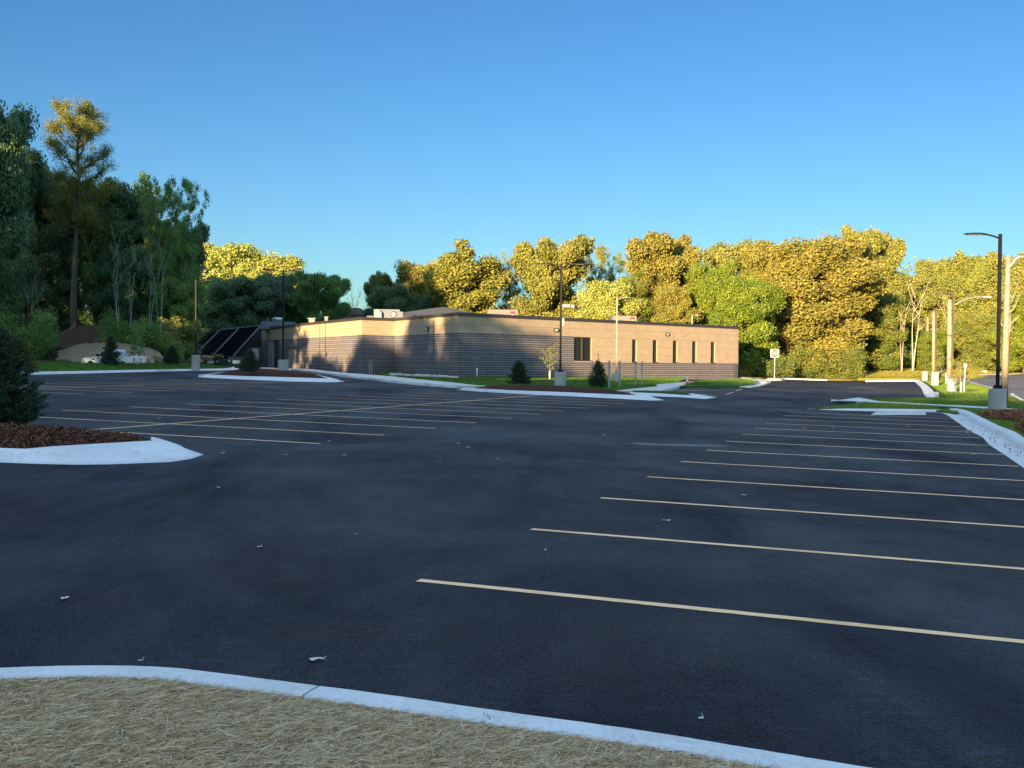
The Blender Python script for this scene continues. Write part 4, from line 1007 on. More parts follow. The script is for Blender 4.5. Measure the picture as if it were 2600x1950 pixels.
def wall(P0, P1, splits, openings, name='wall', z0=-.8, z1=ROOF-.28, th=.32):
    """cell grid wall; splits(u,z)->material index; openings [(u0,u1,z0,z1)]"""
    P0, P1 = Vector(P0), Vector(P1); d = (P1-P0); L = d.length; d.normalize(); nr = Vector((d.y, -d.x))
    us = sorted({0, L, *[o[0] for o in openings], *[o[1] for o in openings], *splits[1]}); zs = sorted({z0, z1, *[o[2] for o in openings], *[o[3] for o in openings], *splits[2]})
    mb = MB()
    def pt(u, z, back=0): return (P0.x+d.x*u-nr.x*back-bl.x, P0.y+d.y*u-nr.y*back-bl.y, z)
    for a, b in zip(us, us[1:]):
        for c, e in zip(zs, zs[1:]):
            um, zm = (a+b)/2, (c+e)/2
            if any(o[0] < um < o[1] and o[2] < zm < o[3] for o in openings): continue
            mb.add([pt(a, c), pt(b, c), pt(b, e), pt(a, e)], [[0, 1, 2, 3]], splits[0](um, zm), [(a, c), (b, c), (b, e), (a, e)])
    for o in openings:
        a, b, c, e = o
        for (p, q) in (((a, c), (a, e)), ((a, e), (b, e)), ((b, e), (b, c)), ((b, c), (a, c))):
            mb.add([pt(*p), pt(*q), pt(*q, th), pt(*p, th)], [[0, 1, 2, 3]], 2, [(0, 0), (1, 0), (1, .3), (0, .3)])
    mb.add([pt(0, z1), pt(L, z1), pt(L, z1, .3), pt(0, z1, .3)], [[0, 1, 2, 3]], 0, [(0, 0)]*4)
    return mb.build(name, [M_TAN, M_DK, M_JAMB], bd), pt
def hit(px, py, P0, P1):
    v = ray(px, py); P0, P1 = Vector(P0), Vector(P1); d = (P1-P0); L = d.length; d.normalize()
    # P0+d*u = (v0*Y, Y)
    u = (v[0]*P0.y-P0.x)/(d.x-v[0]*d.y); Y = P0.y+d.y*u; return u, EYE+v[2]*Y, Y
wins = []
u0, zt, _ = hit(1457.5, 856, W0, W1); u1, zb, _ = hit(1502, 915.5, W0, W1); WTOP = 4.02
wins.append((u0, u1, zb if zb > LOW else LOW, WTOP))
for a, b_ in ((1605.2, 1616.2), (1657.5, 1668.7), (1708.6, 1719.6), (1757.7, 1768.2), (1805, 1815.2)):
    ua, z, _ = hit(a, 862, W0, W1); ub, z2, _ = hit(b_, 917, W0, W1); wins.append((ua, ub, LOW+.03, 3.95))
ub_split = wins[0][0]
wA, ptA = wall(W0, W1, (lambda u, z: 1 if (z < LOW or (z < BAND and u < ub_split)) else 0, [ub_split], [LOW, BAND]), wins)
dkB = (lambda u, z: 1 if z < BAND else 0, [], [BAND])
wB1, ptB1 = wall(W6, W0, dkB, [])
wB2, ptB2 = wall(W5, W6, dkB, [])
# left wall with doors
LW0, LW1 = W4, W5
d1a, _, _ = hit(682, 900, LW0, LW1); d1b, _, _ = hit(707.5, 900, LW0, LW1); d2a, _, _ = hit(732.5, 900, LW0, LW1); d2b, _, _ = hit(752, 900, LW0, LW1)
opn = [(d1a, d1b, -.5, BAND-.02), (d2a, d2b, -.5, 3.0)]
wC, ptC = wall(LW0, LW1, dkB, opn)
for a, b_ in ((W1, W2), (W2, W3), (W3, W4)): wall(a, b_, dkB, [])
# windows
def window(pt, o, mull):
    a, b_, c, e = o; mb = MB(); f = .06
    def slab(u0, u1, z0, z1, k0=.12, k1=.2):
        vs = [pt(u0, z0, k0), pt(u1, z0, k0), pt(u1, z1, k0), pt(u0, z1, k0), pt(u0, z0, k1), pt(u1, z0, k1), pt(u1, z1, k1), pt(u0, z1, k1)]
        mb.add(vs, [[0, 1, 2, 3], [5, 4, 7, 6], [1, 5, 6, 2], [4, 0, 3, 7], [3, 2, 6, 7], [4, 5, 1, 0]])
    slab(a, b_, c, c+f); slab(a, b_, e-f, e); slab(a, a+f, c+f, e-f); slab(b_-f, b_, c+f, e-f)
    if mull: slab((a+b_)/2-.07, (a+b_)/2+.07, c+f, e-f, .05, .2)
    w = mb.build('window', M_FRAME, bd)
    g = MB(); g.add([pt(a+f, c+f, .17), pt(b_-f, c+f, .17), pt(b_-f, e-f, .17), pt(a+f, e-f, .17)], [[0, 1, 2, 3]]); g.build('pane', M_GLASS, w)
    s = MB(); sl = [pt(a-.03, c-.05, -.05), pt(b_+.03, c-.05, -.05), pt(b_+.03, c-.05, .1), pt(a-.03, c-.05, .1), pt(a-.03, c+.01, -.05), pt(b_+.03, c+.01, -.05), pt(b_+.03, c+.03, .1), pt(a-.03, c+.03, .1)]
    s.add(sl, [[3, 2, 1, 0], [4, 5, 6, 7], [0, 1, 5, 4], [1, 2, 6, 5], [3, 0, 4, 7]]); s.build('sill', M_FRAME, w)
for i, o in enumerate(wins): window(ptA, o, i == 0)
# doors
def slabp(mb, pt, u0, u1, z0, z1, k0, k1, mi=0):
    vs = [pt(u0, z0, k0), pt(u1, z0, k0), pt(u1, z1, k0), pt(u0, z1, k0), pt(u0, z0, k1), pt(u1, z0, k1), pt(u1, z1, k1), pt(u0, z1, k1)]
    mb.add(vs, [[0, 1, 2, 3], [5, 4, 7, 6], [1, 5, 6, 2], [4, 0, 3, 7], [3, 2, 6, 7], [4, 5, 1, 0]], mi)
um = (d1a+d1b)/2; mb = MB(); slabp(mb, ptC, d1a, d1b, -.5, BAND-.02, .29, .31); mb.build('door_recess', simple('blue_grey_panel', (.20, .24, .28), .6), bd)
mb = MB(); slabp(mb, ptC, d1a, d1a+(d1b-d1a)*.35, 0, BAND-.1, .05, .28); mb.build('column', simple('blue_grey_column', (.25, .30, .35), .6), bd)
mb = MB(); slabp(mb, ptC, d1a+(d1b-d1a)*.42, d1b-.05, .3, BAND-.3, .2, .28); dd = mb.build('door', simple('dark_brown_door', (.035, .022, .02), .5), bd)
for k in (.58, .84):
    mb = MB(); uu = d1a+(d1b-d1a)*k; slabp(mb, ptC, uu, uu+.12, 1.9, 2.6, .17, .2); mb.build('door_light', simple('door_lite', (.30, .22, .2), .3), dd)
mb = MB(); slabp(mb, ptC, d2a+.03, d2b-.03, 0, 2.97, .1, .16); dd = mb.build('door', simple('beige_metal_door', (.33, .30, .24), .5, var=.2, vs=2), bd)
mb = MB(); slabp(mb, ptC, d2b-.35, d2b-.2, 1.3, 1.42, .04, .1); mb.build('handle', M_GALV, dd)
mb = MB(); slabp(mb, ptC, d2a-.1, d2b+.1, 2.97, 3.1, -.03, .1); mb.build('lintel', M_FASC, bd)
# fascia and roof
fp_ = [W0, W1, W2, W3, W4, W5, W6]
def ring_off(poly, d):
    n = len(poly); out = []
    for i in range(n):
        a, b_, c = Vector(poly[i-1]), Vector(poly[i]), Vector(poly[(i+1) % n]); e1 = (b_-a).normalized(); e2 = (c-b_).normalized()
        n1, n2 = Vector((e1.y, -e1.x)), Vector((e2.y, -e2.x)); m_ = (n1+n2); m_ /= max(.3, m_.length_squared/2); out.append((b_.x+m_.x*d, b_.y+m_.y*d))
    return out
mb = MB(); o1 = ring_off(fp_, .09); o2 = ring_off(fp_, -.35); n = 7
vs = [(x-bl.x, y-bl.y, ROOF-.28) for x, y in o1]+[(x-bl.x, y-bl.y, ROOF) for x, y in o1]+[(x-bl.x, y-bl.y, ROOF) for x, y in o2]+[(x-bl.x, y-bl.y, ROOF-.6) for x, y in o2]
fs = []
for k in range(3):
    for i in range(n): j = (i+1) % n; fs.append([k*n+i, k*n+j, (k+1)*n+j, (k+1)*n+i])
o3 = ring_off(fp_, .004); vs += [(x-bl.x, y-bl.y, ROOF-.283) for x, y in o3]
for i in range(n): j = (i+1) % n; fs.append([4*n+i, 4*n+j, j, i])
mb.add(vs, fs); mb.build('fascia', M_FASC, bd)
mb = MB(); mb.prism([(x-bl.x, y-bl.y) for x, y in ring_off(fp_, -.36)], ROOF-.7, ROOF-.45); mb.build('roof', M_ROOF, bd)
# raised ridge roof behind the parapet
a_, b_, c_ = P(1020, 793, 118), P(1128, 781, 112), P(1194, 793, 104)
mb = MB(); pts = [P(1012, 797, 119), P(1016, 794, 122), P(1105, 781.5, 124), P(1128, 779.5, 112), P(1194, 792, 103), P(1215, 800, 101), P(1180, 806, 99), P(1100, 806, 100)]
pts = [Vector((p.x-bl.x, p.y-bl.y, p.z)) for p in pts]
basez = ROOF-.5
mb.add([*pts, *[Vector((p.x, p.y, basez)) for p in pts]], [[7, 6, 5, 4, 3, 2, 1, 0]]+[[i, (i+1) % 8, 8+(i+1) % 8, 8+i] for i in range(8)])
mb.build('ridge_roof', simple('dark_shingle', (.055, .058, .068), .9, var=.3, vs=2), bd)
# wall lights
def wall_light(pt, u, z, s=1.0):
    mb = MB(); slabp(mb, pt, u-.22*s, u+.22*s, z-.15*s, z+.15*s, -.14, 0); w = mb.build('wall_light', M_FRAME, bd)
    mb = MB(); slabp(mb, pt, u-.15*s, u+.13*s, z-.10*s, z+.09*s, -.16, -.13); mb.build('lens', simple('lamp_lens', (.55, .52, .45), .3), w)
for P0, P1, pt, px, py in ((W0, W1, ptA, 1410.5, 838), (W0, W1, ptA, 1693, 849), (W6, W0, ptB1, 1087, 835), (LW0, LW1, ptC, 760, 834)):
    u, z, _ = hit(px, py, P0, P1); wall_light(pt, u, z, 1.15 if px != 760 else 1.7)
# downspout / control joint and conduit on side walls
for P0, P1, pt, px, za, zb in ((W6, W0, ptB1, 1101, 2.4, 5.2), (LW0, LW1, ptC, 812, -.2, 5.3)):
    u, z, _ = hit(px, 900, P0, P1); mb = MB(); slabp(mb, pt, u-.03, u+.03, za, zb, -.03, 0.0); mb.build('control_joint', M_FASC, bd)

# roof top equipment (stands on the roof: things of their own)
M_RTU = simple('rooftop_unit_grey', (.15, .17, .20), .5, var=.1); M_RTUB = simple('rooftop_unit_beige', (.20, .17, .16), .6, var=.1); M_RED = simple('maroon_panel', (.22, .03, .03), .5)
D = 106.5; p = P(985, 806, D); w = 72*D/F_PX
e = empty('rooftop_unit', (p.x, D, ROOF-.5), .12, 'light grey air handler with hood and round logo on the roof left of the ridge', 'rooftop unit')
mb = MB(); mb.box((-.1, 0, .75), (w*.9, 1.6, 1.45), bev=.03); mb.build('housing', M_RTU, e)
mb = MB(); mb.extr([(0, 0), (.75, .2), (.75, 1.0), (.45, 1.25), (0, 1.25)], (-w*.45-.1, -1.2, .15), (1, 0, 0), (0, 0, 1), (0, 1, 0), .38); mb.build('intake_hood', simple('hood_pale', (.22, .25, .28), .5), e)
mb = MB(); mb.box((w*.46, -.1, .65), (.35, 1.5, 1.2), taper=.92); mb.build('end_panel', M_RTU, e)
mb = MB(); mb.tube([(.55, -.86, .95), (.55, -.80, .95)], [.34, .34], 20); mb.build('round_emblem', simple('emblem_dark', (.06, .09, .11), .5), e)
mb = MB(); mb.tube([(.55, -.885, .95), (.55, -.84, .95)], [.2, .2], 16); mb.build('emblem_centre', simple('emblem_pale', (.5, .55, .58), .5), e)
mb = MB(); mb.box((-w*.62, 0, .5), (.8, 1.2, .6), taper=.8); mb.build('vent_cap', M_RTU, e)
for (px0, px1, yt, D, lab) in ((1234, 1316, 786.5, 112, 'low beige rooftop unit with maroon panel left of the central lamp'), (1550, 1615, 802, 121, 'low beige rooftop unit with maroon panel right of the central lamp')):
    pa = P(px0, yt, D); pb = P(px1, yt, D); w = pb.x-pa.x; h = pa.z-(ROOF-.5)
    e = empty('rooftop_unit', ((pa.x+pb.x)/2, D, ROOF-.5), .1, lab, 'rooftop unit', 'beige rooftop units')
    mb = MB(); mb.box((0, 0, h/2), (w*.94, 1.8, h), bev=.03); mb.build('housing', M_RTUB, e)
    mb = MB(); mb.box((w*.30, -.93, h*.72), (w*.13, .06, h*.36)); mb.build('maroon_panel', M_RED, e)
    mb = MB(); mb.box((w*.30, -.97, h*.70), (w*.07, .03, h*.06)); mb.build('panel_mark', M_WHITE, e)
    for k, sx in enumerate((-.32, -.18)):
        mb = MB(); mb.box((w*sx, -.93, h*(.72 if k else .62)), (w*.05, .05, h*.22)); mb.build('access_hatch', M_RTU, e)
D = 135; p = P(703, 826, D)
e = empty('roof_fan', (p.x, D, ROOF-.2), 0, 'round galvanised exhaust fan on a white kerb at the left end of the roof', 'exhaust fan')
mb = MB(); mb.box((0.2, 0, .35), (4.2, 2.2, .9), taper=.96, bev=.03); mb.build('fan_kerb', M_RTU, e)
mb = MB(); mb.lathe([(.55, .78), (.58, .85), (.68, .92), (.70, 1.22), (.60, 1.36), (.3, 1.42), (.05, 1.43)], (.1, 0, 0), 28); mb.build('fan_drum', simple('bright_galvanised', (.42, .45, .48), .35, .8), e, smooth=True)
mb = MB(); mb.tube([(-1.0, -.8, .6), (-1.0, -.8, 1.35)], .04, 6); mb.build('conduit', M_GALV, e)
for px, py, D, s, lab in ((793, 811, 118, .7, 'small white vent box on the roof left of the building corner'), (829, 806.5, 114, .35, 'low grey vent on the roof near the left building corner')):
    p = P(px, py, D); mb = MB(); mb.box((0, 0, .35), (s, s, 1.0), bev=.04); mb.box((0, 0, .9), (s*1.25, s*1.25, .12)); o = mb.build('roof_vent', M_RTU); o.location = (p.x, D, ROOF-.45); tag(o, lab, 'roof vent')
# vapour puff above the fan
m = bpy.data.materials.new('fan_vapour'); m.use_nodes = True; nn = m.node_tree; nn.nodes.remove(nn.nodes['Principled BSDF'])
pv = nn.nodes.new('ShaderNodeVolumePrincipled'); pv.inputs['Color'].default_value = (.8, .85, .9, 1)
tc = nn.nodes.new('ShaderNodeTexCoord'); nz = nn.nodes.new('ShaderNodeTexNoise'); nz.inputs['Scale'].default_value = 1.1; nz.inputs['Detail'].default_value = 3
nn.links.new(tc.outputs['Object'], nz.inputs['Vector']); rp = nn.nodes.new('ShaderNodeValToRGB'); rp.color_ramp.elements[0].position = .45; rp.color_ramp.elements[1].position = .75; rp.color_ramp.elements[1].color = (.045, .045, .045, 1)
nn.links.new(nz.outputs[0], rp.inputs[0]); nn.links.new(rp.outputs[0], pv.inputs['Density']); nn.links.new(pv.outputs[0], nn.nodes['Material Output'].inputs['Volume'])
mb = MB(); mb.lathe([(.5, 0), (1.0, .8), (1.6, 2.0), (2.1, 3.4), (1.8, 4.8), (.6, 5.6)], (0, 0, 0), 14); o = mb.build('vapour', m, smooth=True); p = P(703, 813, 135); o.location = (p.x, 135, ROOF+1.55); tag(o, 'thin pale vapour rising from the round roof fan', 'vapour', kind='stuff')

# lean-to of dark screen panels at the left end
shed = empty('screen_enclosure', (-34, 141, 0), 0, 'black sloping lean to with grey ribs beyond the left end of the brick building', 'enclosure'); sl = shed.location
def SP(px, py, D): p = P(px, py, D); return Vector((p.x-sl.x, p.y-sl.y, p.z))
tR, tL = SP(664, 828, 141), SP(503, 846, 172); bR, bL = SP(594, 906, 137), SP(500, 899, 165)
bR = SP(592, 908, 137.5); bL = SP(440, 902, 168)
mb = MB(); th = Vector((0, .25, -.15)); mb.add([tR, tL, bL, bR, tR+th, tL+th, bL+th, bR+th], [[3, 2, 1, 0], [4, 5, 6, 7], [0, 1, 5, 4], [1, 2, 6, 5], [2, 3, 7, 6], [3, 0, 4, 7]]); M_SCR = simple('black_screen_cloth', (.008, .009, .013), 1.0); M_SCR.node_tree.nodes['Principled BSDF'].inputs['Specular IOR Level'].default_value = 0
mb.build('screen_panel', M_SCR, shed)
rib = simple('grey_steel_rib', (.13, .13, .145), .7)
for k in range(4):
    t = (.0, .30, .60, .86)[k]; a_ = tR.lerp(tL, t); b_ = bR.lerp(bL, t); mb = MB(); u = Vector((0, -.12, .1)); mb.tube([a_+u, b_+u], .14 if k < 3 else .12, 6); mb.build('rib', rib, shed)
mb = MB(); mb.tube([tR+Vector((0, -.1, .08)), tL+Vector((0, -.1, .08))], .12, 6); mb.build('ridge_rail', rib, shed)
g0, g1, g2 = SP(664, 834, 140.8), SP(600, 904, 137.6), SP(664, 934, 139.6)
mb = MB(); mb.add([g0, g1, g2, g0+Vector((0, .2, 0)), g1+Vector((0, .2, 0)), g2+Vector((0, .2, 0))], [[0, 1, 2], [5, 4, 3], [0, 3, 4, 1], [1, 4, 5, 2], [2, 5, 3, 0]]); mb.build('end_screen', simple('black_mesh', (.014, .015, .018), .9), shed)
# stacked white grille / pallets panel and brown post by the enclosure
def flatbox(name, px0, px1, y0, y1, D, dep, mat, label, cat, slats=0):
    a_, b_ = P(px0, y1, D), P(px1, y0, D); w, h = b_.x-a_.x, b_.z-a_.z; e = empty(name, ((a_.x+b_.x)/2, D, a_.z), 0, label, cat)
    mb = MB(); mb.box((0, 0, h/2), (w, dep, h)); mb.build('body', mat, e)
    for s in range(slats):
        mb = MB(); mb.box((-w/2+w*(s+.5)/slats, -dep/2-.02, h/2), (w/slats*.55, .05, h*.94)); mb.build('slat', M_WHITE, e)
    return e
flatbox('slatted_gate', 639, 657, 884, 916, 134.5, .12, simple('gate_backing', (.13, .16, .18), .7), 'white slatted gate leaning between the spruce and the building end', 'gate', 4)
mb = MB(); mb.tube([P(657, 936, 134), P(661, 881, 134)], .13, 8); tag(mb.build('wooden_post', simple('brown_post', (.16, .10, .07), .9)), 'brown wooden post at the left end of the brick building', 'post')

# dumpsters with cardboard
M_DG = simple('dumpster_green', (.010, .055, .035), .5, var=.25, vs=2); M_CARD = simple('cardboard', (.26, .15, .09), .9, var=.25, vs=3); M_LAB = simple('pale_sticker', (.62, .66, .70), .6)
def dumpster(px0, px1, y0, y1, D, rz, label):
    a_, b_ = P(px0, y1, D), P(px1, y0, D); w, h = b_.x-a_.x, b_.z-a_.z
    e = empty('dumpster', ((a_.x+b_.x)/2, D, a_.z), rz, label, 'dumpster', 'green dumpsters beside the black enclosure')
    mb = MB(); mb.extr([(-.75, .0), (.75, .0), (.85, h*.62), (.75, h*.85), (-.75, h*.98), (-.8, h*.6)], (-w/2, 0, 0), (0, 1, 0), (0, 0, 1), (1, 0, 0), w); mb.build('body', M_DG, e)
    mb = MB(); mb.box((0, .0, h*.97), (w*1.03, 1.6, .06)); mb.build('lid', simple('lid_black', (.02, .03, .03), .6), e)
    mb = MB(); mb.box((w*.02-.1, -.88, h*.55), (w*.42, .04, h*.26)); mb.build('sticker', M_LAB, e)
    for s in (-1, 1):
        mb = MB(); mb.box((s*w*.42, -.87, h*.62), (w*.09, .04, h*.14)); mb.build('sticker', simple('yellow_sticker', (.5, .48, .2), .6), e)
        mb = MB(); mb.box((s*(w/2+.07), -.1, h*.6), (.12, 1.0, .16)); mb.build('lift_pocket', M_DG, e)
    return e
dumpster(583, 629, 905, 936, 118, .05, 'green dumpster with pale sticker directly left of the round spruce')
dumpster(523, 563, 908, 934, 122, -.1, 'green dumpster heaped with cardboard right of the left lamp base')
def cardboard(px, py, D, w, d, h, rz, tilt, label):
    p = P(px, py, D); mb = MB(); mb.box((0, 0, 0), (w, d, h), taper=.9); mb.box((w*.3, 0, h*.55), (w*.6, d*.9, .03)); o = mb.build('cardboard_box', M_CARD); o.location = p; o.rotation_euler = (tilt, tilt*.6, rz); tag(o, label, 'cardboard box', 'flattened boxes on the dumpsters')
cardboard(527, 909, 121.5, 1.3, 1.0, .35, .2, .25, 'brown cardboard heap overflowing the left dumpster')
cardboard(553, 906, 122, 1.1, .9, .25, -.3, -.3, 'brown cardboard sheet on the right side of the left dumpster')
mb = MB(); mb.extr([(-.4, 0), (.4, 0), (.45, .9), (-.38, 1.0)], (0, 0, 0), (1, 0, 0), (0, 0, 1), (0, 1, 0), .7); e = mb.build('waste_bin', simple('black_bin', (.02, .02, .024), .6)); p = P(573, 934, 119); e.location = p; tag(e, 'black waste bin between the two green dumpsters', 'bin')

# utility pedestal
e = empty('utility_pedestal', (GX(941, 97.5), 97.5, P(941, 949, 97.5).z), 0, 'grey utility box on two pipes in front of the inner wall corner', 'utility box')
mb = MB(); mb.box((0, 0, 1.15), (.38, .22, .34), bev=.03); mb.build('box', M_RTU, e)
for s in (-1, 1): mb = MB(); mb.tube([(s*.11, 0, 0), (s*.11, 0, 1.0)], .045, 8); mb.build('pipe', M_GALV, e)
# riprap
rng = random.Random(8); mb = MB()
for i in range(150):
    px = rng.uniform(990, 1160); t = (px-990)/170; x, y = G(px, 953.5+t*7.5+rng.uniform(-.6, 1.6), .12); s = rng.uniform(.10, .26)
    mb.lathe([(s*.6, -.02), (s, s*.3), (s*.8, s*.7), (s*.3, s*.9)], (x, y, T(x, y)+.13), rng.choice((5, 6, 7)))
tag(mb.build('riprap', simple('pale_limestone', (.42, .38, .32), .9, var=.3, vs=3)), 'strip of pale broken stone along the foot of the side wall', 'stones', kind='stuff')

# ------------------------------------------------------------------ lamps and poles
def lamp(px, D, ytop, ybase, arms, mat, label, box=False, group='parking lot lamps on concrete bases', base_w=.74, base_h=None, arm=1.5, az=0.0, ph=None):
    x = GX(px, D); z0 = P(px, ybase, D).z; H = P(px, ytop, D).z-z0; bh = base_h or .97
    e = empty('street_lamp', (x, D, z0), az, label, 'street lamp', group)
    r = base_w/2
    mb = MB(); mb.lathe([(r*.995, -.4), (r, 0), (r, bh-.04), (r*.955, bh)], (0, 0, 0), 28); mb.build('concrete_base', M_BASE, e)
    mb = MB(); mb.box((0, 0, bh+.07), (.30, .30, .18), taper=.85, bev=.02); mb.build('base_cover', mat, e)
    mb = MB(); mb.box((0, 0, bh+(H-bh)/2), (.125, .125, H-bh), bev=.012); mb.build('pole', mat, e)
    for a in arms:
        s, c = math.sin(a), math.cos(a); mb = MB(); pts = []; hs = []
        for i in range(9):
            t = i/8; pts.append((t*arm, .09-.19*(1-t)**3+.03*math.sin(t*3.1))); hs.append((.13+.17*ss(.35, .6, t)*(1 if t < .95 else .8), .05+.02*ss(.2, .5, t)-.03*t))
        vs = []
        for (u, z), (w, h) in zip(pts, hs):
            for (ww, hh) in ((-w/2, -h/2), (w/2, -h/2), (w/2, h/2), (-w/2, h/2)): vs.append((u*c-ww*s, u*s+ww*c, H-.10+z+hh))
        fs = [[3, 2, 1, 0], [32, 33, 34, 35]]
        for i in range(8):
            for j in range(4): j2 = (j+1) % 4; fs.append([i*4+j, i*4+j2, i*4+4+j2, i*4+4+j])
        mb.add(vs, fs); hd = mb.build('lamp_head', mat, e)
        mb = MB(); u = arm*.74; mb.box((u*c, u*s, H-.035), (arm*.36, .22, .03), rz=a); mb.build('lens', simple('lens', (.10, .10, .10), .4), hd)
    return e, H
PI = math.pi
lamp(2534, 44.8, 594, 1045, [PI], M_BLACK, 'black single armed lamp nearest on the right with a cracked grey base', base_w=.72)
l2, H2 = lamp(1423, 64.2, 670, 985, [0, PI], M_BLACK, 'black double armed lamp with cameras in the centre before the dark brick')
M_CAM = simple('camera_grey', (.34, .35, .36), .5)
mb = MB(); mb.box((.34, -.08, 4.98), (.46, .16, .16), bev=.03); mb.tube([(0, 0, 4.98), (.2, -.05, 4.98)], .04, 6); mb.build('security_camera', M_CAM, l2)
mb = MB(); mb.extr([(0, 0), (.62, -.30), (.30, .06), (.22, .06)], (.58, -.12, 4.98), (1, 0, 0), (0, 0, 1), (0, 1, 0), .2); mb.build('sun_shield', M_BLACK, l2)
mb = MB(); mb.box((.72, -.2, 4.95), (.16, .1, .16), bev=.03); mb.build('floodlight', M_WHITE, l2)
mb = MB(); mb.box((.15, -.03, 4.0), (.13, .12, .48), bev=.02); mb.build('control_box', M_CAM, l2)
lamp(719, 77.1, 685, 947, [0, PI], M_BLACK, 'black double armed lamp on the mulch island left of the building')
lamp(497, 94, 710, 929, [0.25], M_BLACK, 'black single armed lamp on the lawn at the end of the left woods')
lamp(2418, 80.5, 742, 993.5, [PI-.1], M_BRONZE, 'bronze lamp on the nearest sunlit cream base right of the second lot')
lamp(2375, 107, 780, 969, [PI], M_BRONZE, 'bronze lamp on the middle of three cream bases by the second lot')
lamp(2349, 139, 814, 962, [PI], M_BRONZE, 'bronze lamp on the farthest cream base by the second lot')
lamp(1565, 82, 755, 980, [0.2], simple('pale_pole_paint', (.26, .23, .18), .5), 'slender grey lamp between the metal posts and the tan wall', arm=1.1)
lamp(1756, 150, 800, 950, [0.1], M_GALV, 'small distant lamp rising behind the right part of the roof', arm=1.3)
def upole(px0, y0, px1, y1, D, r0, label, arm=None):
    a_, b_ = P(px1, y1, D), P(px0, y0, D); e = empty('utility_pole', (a_.x, D, a_.z), 0, label, 'utility pole', 'weathered wooden poles by the street')
    d = b_-a_; mb = MB(); mb.tube([(0, 0, -.3), d*.5, d], [r0, r0*.86, r0*.68], 12); mb.build('pole', M_WOODP, e, smooth=True)
    if arm:
        (ax, ay), (bx, by) = arm; A, B = P(ax, ay, D)-a_, P(bx, by, D)-a_
        mid = A.lerp(B, .45)+Vector((0, 0, .35)); mb = MB(); mb.tube([A, A.lerp(mid, .5)+Vector((0, 0, .06)), mid, mid.lerp(B, .55)+Vector((0, 0, .08)), B], .05, 6); mb.build('bracket_arm', M_GALV, e)
        mb = MB(); mb.box((B.x+.25, B.y, B.z), (.75, .3, .16), bev=.05); mb.build('lamp_head', M_GALV, e)
    return e
upole(2560, 648, 2549, 1036, 50, .165, 'tall weathered wooden pole behind the nearest right lamp', ((2563, 680), (2615, 660)))
upole(2411, 761, 2411, 975, 100, .27, 'sunlit wooden pole with long street lamp arm behind the cream base', ((2415, 780), (2500, 754)))
upole(2370.5, 791, 2371, 963, 130, .25, 'sunlit wooden pole beside the middle cream base')
upole(2355, 806, 2355, 955, 165, .22, 'farthest wooden pole beside the most distant lamp')

# ------------------------------------------------------------------ posts, stakes, cone, signs, small things
for i, (px, yt, yb, D, lab) in enumerate(((1505, 917, 975, 80, 'metal post half hidden by the spruce with bare leader'), (1547.5, 916, 988, 74, 'metal post just right of the spruce'), (1574, 917, 985, 77, 'metal post right of the pale lamp base'), (1614, 917, 980, 83, 'metal post in the middle of the lawn'), (1631, 918, 979, 84, 'rightmost metal post before the walkway'))):
    D = G(px, yb, .13)[1]; x = GX(px, D); z0, z1 = P(px, yb, D).z, P(px, yt, D).z; o = empty('sign_post', (x, D, z0), .4, lab, 'post', 'bare galvanised posts on the lawn')
    mb = MB(); mb.extr([(-.045, 0), (-.03, 0), (-.03, .03), (.03, .03), (.03, 0), (.045, 0), (.045, .045), (-.045, .045)], (0, 0, -.3), (1, 0, 0), (0, 1, 0), (0, 0, 1), z1-z0+.3); mb.build('post', M_GALV, o)
    mb = MB(); mb.box((0, .02, z1-z0-.05), (.1, .06, .12)); mb.build('cap_clamp', M_GALV, o)
wd = simple('stake_wood', (.45, .36, .24), .9, var=.2)
for px, yt, yb, D, lean, lab in ((1353, 972, 983, 68, .05, 'short wooden stake right of the left spruce on the centre island'), (1366, 973, 984, 67, -.04, 'short wooden stake nearest to the central lamp base'), (1399, 969, 978, 74, .0, 'tiny brown stake on the lawn behind the central lamp'), (1875.5, 966, 977, 98, 0, 'brown stake in the oval lawn at the building corner'), (188, 816, 829, 116, .05, 'short pale stake on top of the brown slope')):
    x = GX(px, D); z0, z1 = P(px, yb, D).z, P(px, yt, D).z; h = z1-z0; mb = MB(); mb.add([(-.03, -.02, -.1), (.03, -.02, -.1), (.03, .02, -.1), (-.03, .02, -.1), (-.03+lean, -.02, h), (.03+lean, -.02, h*.93), (.03+lean, .02, h*.93), (-.03+lean, .02, h)], [[0, 1, 5, 4], [1, 2, 6, 5], [2, 3, 7, 6], [3, 0, 4, 7], [4, 5, 6, 7]])
    o = mb.build('wooden_stake', wd); o.location = (x, D, z0); tag(o, lab, 'stake')
M_OR = simple('cone_orange', (.75, .11, .02), .5)
D = 75.0; e = empty('traffic_cone', (GX(1745.5, D), D, T(GX(1745.5, D), D)+.02), 0, 'orange traffic cone with white collar at the corner of the striped bays', 'traffic cone')
mb = MB(); mb.box((0, 0, .03), (.42, .42, .06), bev=.03); mb.build('foot', M_OR, e)
mb = MB(); mb.lathe([(.17, .05), (.10, .40)], (0, 0, 0), 16); mb.lathe([(.045, .80), (.03, .88)], (0, 0, 0), 16); mb.build('cone', M_OR, e, smooth=True)
mb = MB(); mb.lathe([(.101, .40), (.075, .56)], (0, 0, 0), 16); mb.lathe([(.074, .58), (.046, .80)], (0, 0, 0), 16); mb.build('reflective_collar', M_WHITE, e, smooth=True)
